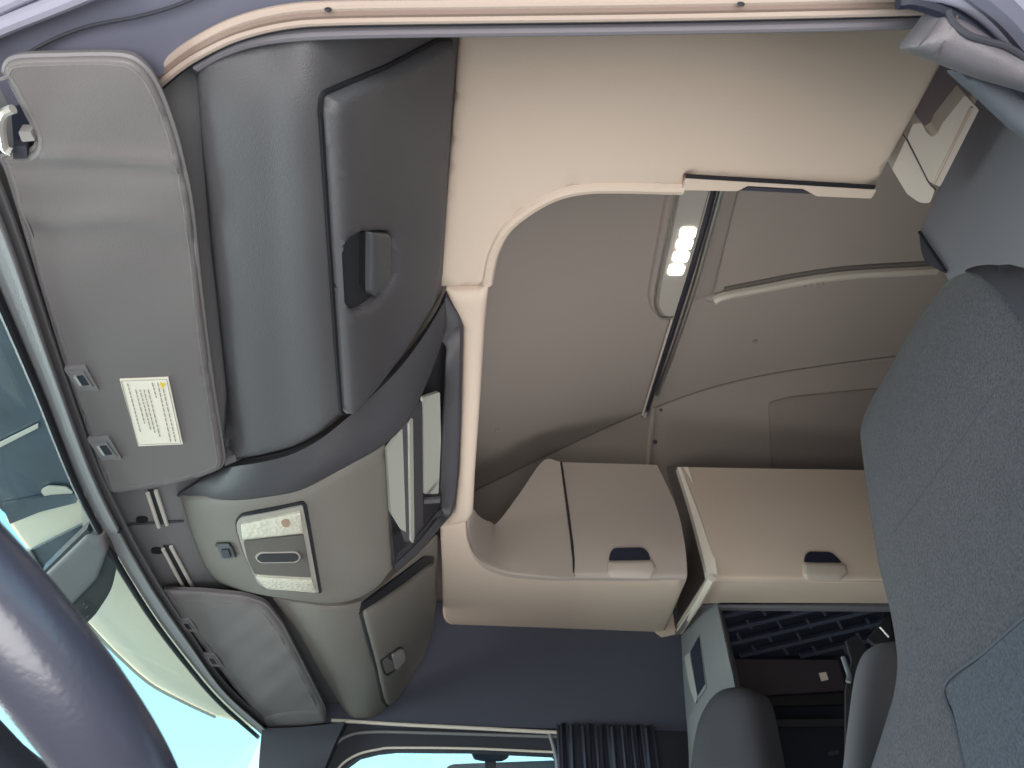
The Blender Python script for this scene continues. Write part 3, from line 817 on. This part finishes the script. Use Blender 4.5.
# left edge frame: beige rim, then the dark side
e1 = spline(V2([(682, 467), (694, 500), (706, 540), (712, 575)]), 5); 
def strip(a_uv, ya, b_uv, yb):
    A_ = [at(q.x, q.y, y=ya(k)) for k, q in enumerate(a_uv)]; B_ = [at(q.x, q.y, y=yb(k)) for k, q in enumerate(b_uv)]
    return [[p, q] for p, q in zip(A_, B_)]
n1 = len(e1)
yy = lambda k: yr + .05 * (1 - k / (n1 - 1)) ** 1.3
e0 = spline(V2([(677.5, 467), (688, 500), (699, 540), (708, 577)]), 5)
e2 = spline(V2([(688, 467), (700, 505), (712, 545), (718, 577)]), 5)
obj('edge_frame', grid_bm(strip(e0, lambda k: yy(k) + .012, e2, lambda k: yy(k) - .008), .025, BK), M['beige2'], root)
em = spline(V2([(660, 468), (676, 510), (686, 548), (688, 580)]), 5)
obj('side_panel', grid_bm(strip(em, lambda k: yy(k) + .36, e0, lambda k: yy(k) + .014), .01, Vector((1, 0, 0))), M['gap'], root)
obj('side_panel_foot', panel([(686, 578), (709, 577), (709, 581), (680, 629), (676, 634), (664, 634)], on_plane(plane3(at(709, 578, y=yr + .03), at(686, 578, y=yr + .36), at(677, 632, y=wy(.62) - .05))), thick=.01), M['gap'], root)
obj('edge_limb', tube([at(712, 578, z=zb2 - .004), at(699, 602, z=zb2 - .004), at(680, 631, z=zb2 - .004)], .011, seg=8), M['beige2'], root)

# ================================================================== REAR PASSENGER NICHE
root = thing('pillar_trim', 'dark grey pillar trim with an upright slot, left of the netted niche', 'pillar trim', at(700, 700, y=2.0))
pa = [at(u, v, y=wy(.62) - .03) for u, v in ((681, 636), (684, 690), (688, 740), (690, 800))]
pb = [at(u, v, y=1.90) for u, v in ((702, 606), (712, 650), (722, 700), (732, 800))]
pc = [at(u, v, y=1.86) for u, v in ((717, 603), (727, 650), (737, 700), (748, 800))]
pd_ = [at(u, v, y=2.02) for u, v in ((720, 603), (731, 650), (741, 700), (752, 800))]
pgrid = [list(r) for r in zip(*[spline(q, 6) for q in (pa, pb, pc, pd_)])]
obj('trim_body', grid_bm(pgrid, .015, Vector((.6, .8, 0))), M['header'], root, ang=60)
phh = on_bvh(pgrid)
sl_ = obj('slot_frame', panel(rnd([(686, 660), (700, 634), (707, 688), (696, 704), (688, 680)], 1), phh, out=.003, thick=.006), M['panel'], root)
obj('slot', panel([(692, 652), (700, 637), (706, 684), (699, 695)], phh, out=.006, thick=.004), M['night'], sl_)
obj('slot_edge', panel([(686, 657), (691, 653), (699, 697), (697, 704), (692, 690)], phh, out=.006, thick=.004), M['stitch'], sl_)

yn = 2.12
root = thing('storage_niche', 'dark open niche below the rear beige locker, lined in navy plastic', 'storage niche', at(800, 700, y=yn))
nh = on_plane(ypl(yn))
obj('back_board', panel([(700, 596), (960, 596), (960, 1000), (690, 1000)], nh, thick=.02), M['night'], root)
obj('top_frame', panel([(702, 604), (960, 603), (960, 609), (718, 607)], on_plane(ypl(1.87)), thick=.03), M['panel'], root, bevel=.004)
br = obj('brown_panel', panel([(728, 659), (838, 660), (846, 690), (734, 697)], on_plane(ypl(2.05)), thick=.02), M['brown'], root)
obj('white_tag', panel([(819, 673), (826, 672), (828.5, 679.5), (821.5, 681)], on_plane(ypl(2.045)), thick=.003), M['sticker'], br)
obj('lower_rail', panel([(760, 719), (848, 718), (848, 726), (762, 727)], on_plane(ypl(2.03)), thick=.02), M['inner'], root, bevel=.004)
obj('lower_ledge', panel([(757, 697), (848, 693), (850, 704), (758, 706)], on_plane(ypl(2.06)), thick=.02), M['black'], root)
obj('latch', panel(rnd([(827, 752.5), (838, 750.5), (839, 754), (828, 756)], 1), nh, out=.004, thick=.004), M['rib'], root)

root = thing('lattice_panel', 'dark blue lattice of slanted ribs filling the top of the niche', 'lattice', at(800, 630, y=2.06))
lh = on_plane(plane3(at(720, 606, y=1.96), at(880, 606, y=1.96), at(800, 658, y=2.09)))
obj('backing', panel([(714, 604), (890, 603), (880, 658), (726, 660)], lh, out=-.02, thick=.006), M['night'], root)
def clipline(a, b):
    # keep inside u 716..888, v 606..657
    out = []
    for k in range(41):
        q = Vector(a).lerp(Vector(b), k / 40)
        if 606 < q.y < 656 and 718 < q.x < 888: out.append(q)
    return (out[0], out[-1]) if len(out) > 1 else None
for i in range(7):
    v0 = 612 + i * 14.5
    c = clipline((700, v0 + 9), (900, v0 - 38))
    if not c: continue
    a, n = lh(c[0].x, c[0].y); b, _ = lh(c[1].x, c[1].y)
    obj('rib', bar(a, b, .012, .018, n), M['rib'], root)
for i in range(8):
    u0 = 700 + i * 30
    for j in range(4):
        q0 = (u0 + 13 * (j % 2) + j * 3, 606 + j * 13); q1 = (q0[0] + 5, q0[1] + 9)
        if not (720 < q0[0] < 880 and q1[1] < 656): continue
        a, n = lh(*q0); b, _ = lh(*q1)
        obj('cross_rib', bar(a, b, .008, .014, n), M['rib'], root)

# ================================================================== CEILING FITTINGS
root = thing('ceiling_rail', 'dark rail with a metal edge crossing the grey ceiling beside the lamp', 'rail', at(680, 300, z=2.63))
def ctube(pts, r, off, **k):
    return tube([ceil_hit(q.x, q.y)[0] + Vector((0, 0, -off)) for q in spline(V2(pts), 8)], r, **k)
obj('rail', ctube([(716, 172), (706, 212), (688, 275), (666, 345), (644, 414)], .011, .012), M['rail'], root)
obj('metal_edge', ctube([(724, 176), (713.5, 214), (697, 274), (678.5, 332), (657, 392)], .0075, .012), M['metal'], root)
obj('rail_lip', ctube([(712, 172), (702, 212), (684, 275), (663, 343), (642, 412)], .004, .014), M['strip'], root)
obj('screw', ctube([(645, 408), (644, 412)], .008, .022), M['chrome'], root)
struct('trim_23', panel(rnd([(716, 188), (738, 188), (713, 292), (690, 302)], 4), ceil_hit, out=.004, thick=.004, bulge=.004, br=6, step=8), M['ceil2'], ang=60)

root = thing('ceiling_lamp', 'oblong silver ceiling lamp with four lit white lights next to the dark rail', 'ceiling lamp', at(672, 250, z=2.62))
lo_ = [(668, 176), (659, 226), (650, 275), (647, 295, 6), (651, 310, 6), (664, 317, 6), (672, 316), (690, 250), (712, 176)]
bd = obj('surround', panel(rnd(lo_, 6), ceil_hit, out=.012, thick=.016, bulge=.008, br=5, step=7), M['ceil2'], root, ang=60)
obj('lens', panel(rnd([(678, 178), (668, 230), (658, 278), (655, 300, 5), (662, 311, 5), (671, 311), (684, 262), (706, 180)], 5), ceil_hit, out=.024, thick=.008, step=10), M['lampbody'], root)
obj('bezel', tube([ceil_hit(q.x, q.y)[0] - Vector((0, 0, .026)) for q in spline(V2([(677, 178), (667, 226), (656.5, 275), (654, 298), (660, 311), (671, 312)]), 6)], .004, seg=6), M['metal'], root)
for u, v in ((684.5, 227), (681, 238.5), (677.5, 251), (673, 264)):
    obj('light', panel(rnd([(u - 7, v - 4.6), (u + 8.5, v - 4.6), (u + 5.5, v + 4.8), (u - 9, v + 4.8)], 3), ceil_hit, out=.028, thick=.003), M['led'], root)

root = thing('ceiling_track', 'grey curved plastic track on the ceiling, running back towards the driver seat', 'track', at(820, 285, z=2.66))
tp_ = [(713, 298), (724, 293), (760, 286), (800, 278.5), (850, 272), (935, 267)]
tb = [ceil_hit(q.x, q.y)[0] - Vector((0, 0, .012)) for q in spline(V2(tp_), 8)]
obj('track', tube(tb, .015, seg=8), M['strip'], root)
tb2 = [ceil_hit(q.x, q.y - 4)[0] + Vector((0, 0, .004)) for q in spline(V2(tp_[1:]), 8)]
obj('painted_shadow', tube(tb2, .012, seg=8), M['seam'], root)  # dark tube imitates the shadow above the track
bm = bmesh.new(); p = ceil_hit(715, 297)[0]
bmesh.ops.create_uvsphere(bm, u_segments=14, v_segments=8, radius=.024, matrix=Matrix.Translation(p) @ Matrix.Diagonal((1.6, .8, .6, 1)))
obj('end_cap', bm, M['ceil2'], root)
for k, u in enumerate((803, 809, 815, 821)):
    q = ceil_hit(u, 279 - k * .9)[0] - Vector((0, 0, .022))
    obj('embossed_mark', tube([q, q + Vector((.006, .012, 0))], .003, seg=6), M['ceil2'], root)

def stud(name, label, hit, u, v, r, m, cat):
    p, n = hit(u, v); bm = bmesh.new()
    bmesh.ops.create_uvsphere(bm, u_segments=12, v_segments=8, radius=r, matrix=Matrix.Translation(p + n * r * .25) @ n.to_track_quat('Z', 'Y').to_matrix().to_4x4() @ Matrix.Diagonal((1, 1, .5, 1)))
    return tag(obj(name, bm, m), label, cat)
stud('ceiling_stud', 'small pale stud dimpling the ceiling lining above the swept locker corner', ceil_hit, 497, 430, .008, M['ceil'], 'stud')
stud('ceiling_stud', 'small grey stud in the ceiling lining between the track and the rear seam', ceil_hit, 755, 341, .009, M['ceil2'], 'stud')
stud('screw', 'small dark screw on the pale moulding below the rail end', wall_hit, 655, 442, .008, M['dark'], 'screw')
stud('screw', 'small dark screw just under the ceiling seam, right of the rail end', wall_hit, 661, 410, .006, M['dark'], 'screw')
struct('trim_24', tube([wall_hit(q.x, q.y)[0] + wall_hit(q.x, q.y)[1] * .0 for q in spline(V2([(653, 402), (652, 420), (650, 440), (648, 470)]), 6)], .012, seg=8), M['ceil'])
# darker panel on the rear upper wall, shade put into its colour
struct('trim_25', panel(rnd([(768, 402), (792, 396), (960, 380), (960, 480), (772, 476)], 6), wall_hit, out=.004, thick=.006, step=14, bulge=.006, br=8), M['wallshade'], ang=60)

# ================================================================== DRIVER SIDE REAR
root = thing('rear_shelf', 'pale beige shelf end with a dark scooped recess, at the driver side rear corner', 'shelf', at(935, 150, z=1.99))
sh = on_plane(zpl(2.0))
obj('shelf_edge', panel(rnd([(907, 139), (913, 124), (922, 123), (926, 132), (932, 137), (938, 133), (942, 124), (965, 95), (979, 110), (940, 187, 2), (928, 181)], 1.5), sh, thick=.04), M['beige2'], root, bevel=.004)
obj('corner_piece', panel(rnd([(892, 169), (906, 139), (930, 186), (935, 190), (930, 203, 3), (920, 203, 4), (907, 194)], 2), on_plane(zpl(2.002)), thick=.04), M['beige2'], root, bevel=.002)
obj('recess', panel(rnd([(940, 60), (985, 75), (955, 120), (945, 134, 5), (934, 139, 6), (924, 130), (915, 112)], 3), on_plane(zpl(2.03)), thick=.02), M['recess'], root)
obj('seam', tube([at(907, 139, z=1.997), at(928, 181, z=1.997), at(936, 190, z=1.997)], .0009, seg=6), M['dark'], root)
obj('edge_ridge', tube([at(972, 107, z=1.998), at(934, 183, z=1.998)], .0022, seg=6), M['beige'], root)

root = thing('wardrobe_panel', 'slate grey tall panel behind the driver seat, under the pale shelf end', 'panel', at(1000, 300, x=.78))
wh = on_plane(xpl(.78))
def proj(p):
    q = ROT.transposed() @ (p - CAM); return (512 - F * q.x / q.z, 384 + F * q.y / q.z)
wy1 = at(945, 271, x=.78).y
wlow = [proj(Vector((.78, wy1, z))) for z in (1.6, 1.0, .37)] + [proj(Vector((.78, .12, z))) for z in (.37, 1.0, 1.6)]
obj('panel', panel([(978, 96), (920, 231), (945, 271)] + wlow + [(1060, 60)], wh, thick=.03), M['panel'], root, bevel=.003)
obj('side_edge', panel([(919, 233), (924, 238), (946, 270), (944, 273), (925, 262), (921, 250)], on_plane(xpl(.782)), thick=.01), M['dark'], root)
obj('shut_line', tube([at(u, v, x=.775) for u, v in ((919.5, 232), (932, 251), (946, 272))], .003, seg=6), M['night'], root)

# ---- driver B pillar, belt cover and vinyl flap
struct('trim_26', panel(closed_spline([(880, -40), (908, -4), (950, 6), (985, 28), (1012, 60), (1032, 100), (1100, 150), (1200, 60), (1100, -60)], 4), on_plane(zpl(1.60)), thick=.03, bulge=.01, br=20, step=16), M['framel'], ang=60)
struct('trim_27', tube(spline([at(u, v, z=1.592) for u, v in ((970, -15), (1000, 8), (1024, 34), (1060, 80))], 6), .010, seg=8), M['frame'])
struct('trim_28', tube(spline([at(u, v, z=1.60) for u, v in ((898, 2), (915, 2), (945, 12), (975, 32), (1003, 58), (1030, 95))], 6), .006, seg=8), M['night'])
fl = closed_spline([(931, 13), (922, 24), (907, 43), (909, 50), (930, 58), (955, 68), (985, 79), (1030, 92), (1070, 104), (1070, 72), (1030, 62), (995, 42), (965, 22), (945, 12)], 5)
flh = on_plane(plane3(at(907, 45, z=1.60), at(1024, 90, z=1.58), at(940, 12, z=1.61)))
root = thing('vinyl_flap', 'shiny grey stitched vinyl flap sticking out of the door pillar', 'flap', at(960, 55, z=1.57))
body = obj('flap', panel(fl, flh, out=0, thick=.012, bulge=.022, br=22, step=5), M['vinyl'], root, ang=60)
fb_ = on_bvh([[flh(u, v)[0] for u in (890, 1080)] for v in (0, 120)])
obj('seam', tube([flh(u, v)[0] + flh(u, v)[1] * .0205 for u, v in ((945, 17), (938, 30), (930, 47), (929, 57))][:3] + [flh(929, 56)[0] + flh(929, 56)[1] * .012], .0006, seg=6), M['seam'], body)
obj('stitching', tube([flh(u, v)[0] + flh(u, v)[1] * h for u, v, h in ((931, 20, .0155), (924, 29, .0165), (914, 42, .0155), (911, 48, .010))], .0006, seg=6), M['seam'], body)
obj('fold', tube(spline([flh(u, v)[0] + flh(u, v)[1] * h for u, v, h in ((938, 12, .016), (942, 26, .020), (955, 37, .023), (972, 42, .021), (995, 48, .018), (1028, 66, .012))], 5), .0028, seg=8), M['dark'], body)
tag(obj('pillar_cloth', panel(closed_spline([(953, 70), (966, 84), (982, 98), (1003, 118), (1026, 138), (1070, 170), (1080, 100), (1020, 88), (985, 78)], 5), on_plane(plane3(at(953, 70, z=1.63), at(1024, 140, z=1.60), at(1024, 90, z=1.62))), thick=.01, bulge=.012, br=14, step=7), M['clothd'], ang=60),
    'slate grey cloth trim folded below the shiny vinyl flap', 'cloth trim')

# ================================================================== SEATS
# driver seat backrest, leaning plane
SP = plane3(Vector((.56, .3, 1.66)), Vector((.56, .7, 1.66)), Vector((.42, .5, 1.15)))
shit = on_plane(SP)
so = closed_spline([(857, 428), (866, 402), (882, 374), (905, 334), (930, 298), (947, 277), (965, 268), (995, 264), (1035, 276), (1090, 330), (1150, 420), (1220, 560), (1300, 800), (1330, 1000), (1100, 1060), (800, 1000), (848, 830), (870, 768), (885, 722), (893, 695), (896, 668), (893, 643), (887, 610), (878, 576), (872, 545), (865, 500), (859, 457)], 5)
root = thing('driver_seat', 'charcoal cloth driver seat backrest filling the right edge of the photo', 'seat', at(1000, 900, pl=SP))
bmq = panel(so, shit, out=-.02, thick=.10, bulge=.045, br=42, step=13)
bmesh.ops.recalc_face_normals(bmq, faces=bmq.faces[:])
sbvh = BVHTree.FromBMesh(bmq)
def seathit(u, v):
    d = ray(u, v).normalized(); p, n, i, t = sbvh.ray_cast(CAM, d)
    if p is None: return shit(u, v)
    if n.dot(CAM - p) < 0: n = -n
    return p, n
obj('backrest', bmq, M['seat'], root, ang=70)
obj('seam', tube(along(seathit, [(1060, 590), (1024, 619), (985, 653), (946, 685), (955, 722), (966, 772), (975, 830)], 6, .0), .0022, seg=6), M['dark'], root)
obj('seam', tube(along(seathit, [(892, 534), (920, 497), (948, 458), (975, 420), (998, 386)], 6, -.0004), .0010, seg=6), M['dark'], root)
obj('insert', panel([(1062, 592), (1024, 622), (985, 656), (948, 687), (957, 722), (968, 772), (978, 835), (1200, 835), (1150, 600)], seathit, out=.0012, thick=.006, step=11), M['seat2'], root, ang=60)
obj('cushion', box((-.02, .30, .66), (.40, .80, .78)), M['seat'], root, bevel=.04)
obj('pedestal', box((.06, .36, .36), (.42, .72, .68)), M['dark'], root, bevel=.02)
obj('side_bolster', panel(closed_spline([(968, 272), (984, 280), (1002, 294), (1024, 322), (1050, 370), (1100, 440), (1150, 480), (1130, 360), (1060, 290), (1010, 268), (985, 266)], 4), seathit, out=.004, thick=.01, step=9), M['seatdark'], root, ang=60)
ar = closed_spline([(900, 646), (885, 643), (874, 646), (865, 652), (859, 662), (854, 680), (849, 715), (843, 768), (840, 820), (862, 850), (885, 820), (900, 740), (905, 690)], 5)
obj('armrest', panel(ar, on_plane(ypl(.80)), thick=.05, bulge=.02, br=16, step=6, back=ray(870, 720).normalized() * .05), M['arm'], root, ang=70)

# passenger seat top
po_ = closed_spline([(690, 800), (692, 760), (698, 725), (708, 703), (720, 691), (737, 687), (752, 690), (760, 702), (766, 730), (773, 770), (780, 830), (740, 860), (700, 850)], 5)
root = thing('passenger_seat', 'dark grey top of the passenger seat, in front of the pillar trim slot', 'seat', Vector((.5, 1.55, .36)))
obj('backrest', panel(po_, on_plane(plane3(at(730, 700, y=1.62), at(700, 768, y=1.70), at(775, 768, y=1.58))), thick=.08, bulge=.04, br=24, step=7), M['seatdark'], root, ang=70)
obj('lower_backrest', box((.42, 1.38, .80), (.56, 1.82, 1.14)), M['seatdark'], root, bevel=.04)
obj('cushion', box((.0, 1.36, .68), (.50, 1.84, .82)), M['seatdark'], root, bevel=.05)
obj('pedestal', box((.08, 1.44, .36), (.45, 1.76, .70)), M['dark'], root, bevel=.02)

# seat belt and buckle beside the driver seat
root = thing('seat_belt', 'black seat belt hardware hanging beside the armrest in the dark niche', 'seat belt', at(850, 650, y=1.2))
bb = on_plane(ypl(1.2)); beltv = proj(Vector((.45, 1.2, .365)))[1]
obj('webbing', panel(rnd([(846, 640), (856, 635), (867, 648), (858, 668), (858, 760), (858, beltv), (848, beltv), (846, 690), (852, 660)], 2), bb, thick=.008), M['black'], root)
obj('bracket', panel(rnd([(866, 640), (884, 618), (888, 622), (890, 644), (872, 646)], 2), bb, out=.01, thick=.01), M['black'], root)
obj('pin', tube([at(880, 627, y=1.18), at(889, 637, y=1.18)], .0022, seg=6), M['chrome'], root)
obj('buckle', tube(spline([at(u, v, y=1.18) for u, v in ((843, 657), (846, 666), (849, 676), (848, 682))], 5), .005, seg=8), M['paddle'], root)

# ================================================================== CURTAIN
N_ = 90
g = []
ys = wy(.2)
u0, u1 = 555, 652
for i in range(N_ + 1):
    t = i / N_; u = u0 + (u1 - u0) * t
    ph_ = t * 2 * math.pi * 8 + .9 * math.sin(t * 9)
    top_ = at(u, 728 + 3 * t + 2.6 * math.sin(ph_ * 1.0), pl=WPL)
    col = []
    for k in range(10):
        s = k / 9
        a = .010 + .018 * s
        p = Vector((top_.x + .006 * math.sin(ph_ * .5) * s, top_.y - .045 - a * math.sin(ph_) - .006 * math.sin(ph_ * 2.3 + 1), top_.z - .75 * s))
        col.append(p)
    g.append(col)
bm = grid_bm(g, .003, BK)
root = tag(obj('curtain', bm, M['curtain'], ang=180), 'gathered navy black cloth curtain hanging beside the passenger window', 'curtain')

# ================================================================== BELOW: steering wheel

def cpt(u, v, depth): return CAM + ray(u, v) * depth
wc = Vector((-.3454, .1997, 1.1738))
wn = Vector((math.cos(1.0035) * math.cos(.4364), math.cos(1.0035) * math.sin(.4364), math.sin(1.0035)))
e1_ = wn.cross(UP).normalized(); e2_ = e1_.cross(wn).normalized()
root = thing('steering_wheel', 'slate leather steering wheel rim, close and soft in the lower left corner', 'steering wheel', wc)
ring = [wc + (e1_ * math.cos(k * math.pi / 48) + e2_ * math.sin(k * math.pi / 48)) * .191 for k in range(96)]
obj('rim', tube(ring, .0228, seg=20, closed=True, up=wn), M['wheel'], root, ang=80)
bm = bmesh.new(); bmesh.ops.create_uvsphere(bm, u_segments=24, v_segments=12, radius=.075, matrix=Matrix.Translation(wc - wn * .03) @ wn.to_track_quat('Z', 'Y').to_matrix().to_4x4() @ Matrix.Diagonal((1.1, 1, .45, 1)))
obj('hub', bm, M['dark'], root, ang=70)
s1_ = (at(30, 790, pl=(wc, wn)) - wc).normalized()
for ang_ in (0, math.pi * .62, math.pi * 1.2):
    dv_ = Matrix.Rotation(ang_, 3, wn) @ s1_
    obj('spoke', tube([wc + dv_ * .05 - wn * .02, wc + dv_ * .13 - wn * .010, wc + dv_ * .188], [.05, .044, .040], seg=12, flat=.5, up=wn), M['dark'], root, ang=70)

obj('column', tube([wc - wn * .05, wc - wn * .05 + Vector((-.10, 0, -.12)), Vector((-.62, wc.y, .37))], [.05, .045, .04], seg=12), M['dark'], root)

# ================================================================== WINDSCREEN SENSOR HOUSING
root = thing('sensor_housing', 'grey sensor housing at the top of the windscreen, above the steering wheel rim', 'sensor housing', at(85, 580, z=1.57))
h1 = on_plane(plane3(at(44, 576, z=1.575), at(102, 535, z=1.59), at(68, 610, z=1.565)))
obj('cover', panel(rnd([(43, 577), (86, 536, 3), (104, 535, 4), (108, 550), (98, 578), (68, 609, 2)], 4), h1, thick=.04, bulge=.003, br=4, step=7), M['housing'], root, ang=60)
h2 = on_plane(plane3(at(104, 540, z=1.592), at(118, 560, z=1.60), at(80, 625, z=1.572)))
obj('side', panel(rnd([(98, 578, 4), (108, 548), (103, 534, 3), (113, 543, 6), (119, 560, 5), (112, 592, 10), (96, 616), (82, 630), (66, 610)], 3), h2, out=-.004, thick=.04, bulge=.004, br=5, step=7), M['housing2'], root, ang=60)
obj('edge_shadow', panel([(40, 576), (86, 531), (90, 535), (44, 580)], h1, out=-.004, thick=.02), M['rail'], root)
bm = bmesh.new()
for a, b in (((82, 604), (87, 601)), ((84, 607), (84, 600)), ((86, 607), (88, 604)), ((82, 611), (86, 617)), ((85, 609), (89, 615)), ((88, 607), (91, 611)), ((86, 617), (89, 614))):
    p, n = h2(*a); q, _ = h2(*b)
    tube_into(bm, [p + n * .002, q + n * .002], .0006, seg=4)
obj('embossed_mark', bm, M['rail'], root)

# ================================================================== OUTSIDE
# outside sun visor in front of the windscreen: long tinted plate with dark end
zx = on_plane(zpl(1.655))
root = thing('outside_sun_visor', 'tinted outside sun visor above the windscreen, pale green with a smoked dark end', 'outside sun visor', at(60, 560, z=1.64))
obj('smoked_panel', panel([(-260, 60), (-40, 200), (12, 305), (50, 395), (96, 500), (80, 496), (50, 500), (8, 516), (-20, 490), (-60, 300), (-200, 200)], zx, thick=.006, step=30), M['smoke'], root)
obj('streak', panel([(-5, 445), (38, 424), (38, 428), (-5, 450)], on_plane(zpl(1.650)), thick=.002), M['strip'], root)
obj('streak', panel(rnd([(40, 491), (48, 486), (66, 487), (74, 493), (62, 498), (46, 498)], 3), on_plane(zpl(1.650)), thick=.002), M['strip'], root)
obj('green_panel', panel([(6, 519), (50, 500), (82, 498), (96, 502), (160, 606), (205, 668), (234, 700), (262, 732), (240, 722), (215, 716), (185, 702), (150, 683), (118, 655), (90, 626), (45, 575), (28, 550)], on_plane(zpl(1.66)), thick=.006, step=14), M['green'], root)
obj('dark_rib', panel([(2, 505), (50, 496), (80, 494), (76, 503), (40, 512), (10, 524)], on_plane(zpl(1.648)), thick=.006), M['smoke'], root)
obj('dark_rib', panel([(30, 551), (60, 536), (84, 524), (90, 534), (66, 552), (44, 573)], on_plane(zpl(1.648)), thick=.006), M['smoke'], root)
obj('edge_bead', tube(spline([at(u, v, z=1.645) for u, v in ((28, 550), (45, 575), (90, 627), (118, 656), (150, 684), (185, 703), (215, 717))], 6), .004, seg=6), M['lens2'], root)
obj('bracket', panel(rnd([(80, 498), (86, 496), (94, 526), (90, 533), (83, 530)], 2), on_plane(zpl(1.640)), thick=.01), M['strip'], root)
# mirror outside the passenger window
ym = wy(0) + .16
root = thing('outside_mirror', 'dark outside mirror arm seen through the passenger window', 'mirror', at(490, 768, y=ym))
mh = on_plane(ypl(ym))
obj('arm_mount', panel(rnd([(470, 748), (512, 748), (508, 756), (502, 759), (484, 759), (474, 757)], 2), on_plane(ypl(wy(0) + .06)), thick=.03), M['night'], root, bevel=.004)
obj('stem', panel([(485, 755), (496, 755), (496, 800), (486, 800)], mh, thick=.03), M['night'], root)
obj('mirror_case', panel(rnd([(445, 768, 6), (452, 764, 5), (560, 760), (580, 766), (580, 900), (450, 900)], 4), on_plane(ypl(ym + .05)), thick=.06), M['panel'], root, bevel=.01)

# ================================================================== LIGHT
w = bpy.data.worlds.new('sky'); S.world = w; w.use_nodes = True
nt = w.node_tree; N = nt.nodes; L = nt.links
bg = N['Background']
tc = N.new('ShaderNodeTexCoord'); sp = N.new('ShaderNodeSeparateXYZ'); L.new(tc.outputs['Generated'], sp.inputs[0])
rp = N.new('ShaderNodeValToRGB'); L.new(sp.outputs['Z'], rp.inputs[0])
e = rp.color_ramp.elements
e[0].position = 0.0; e[0].color = (*lin((150, 150, 146)), 1)
e[1].position = 1.0; e[1].color = (*lin((130, 190, 235)), 1)
for pos, c in ((.04, (225, 242, 248)), (.22, (190, 236, 250)), (.45, (160, 216, 244))):
    k = e.new(pos); k.color = (*lin(c), 1)
L.new(rp.outputs[0], bg.inputs['Color'])
bg.inputs['Strength'].default_value = 1.5

def area(name, loc, tgt, sx, sy, power, col):
    l = bpy.data.lights.new(name, 'AREA'); l.shape = 'RECTANGLE'; l.size = sx; l.size_y = sy; l.energy = power; l.color = col
    o = bpy.data.objects.new(name, l); COL.objects.link(o); o.location = loc
    o.rotation_euler = (Vector(tgt) - Vector(loc)).to_track_quat('-Z', 'Y').to_euler()
    return o
area('door_daylight', (.1, -1.15, .05), (.15, .55, 1.9), 2.4, 1.4, 68, (1, .965, .94))
area('windscreen_daylight', (-2.6, 1.3, 1.2), (.2, 1.3, 1.8), 2.2, 1.4, 125, (1, .99, .93))

area('floor_bounce', (.3, 1.0, .5), (.36, 1.05, 2.6), .7, .8, 4.4, (1, .98, .96)).data.spread = math.radians(75)  # added fill lamp imitating light bounced off the floor
S.view_settings.view_transform = 'Standard'
S.view_settings.look = 'None'
S.view_settings.exposure = 0.2
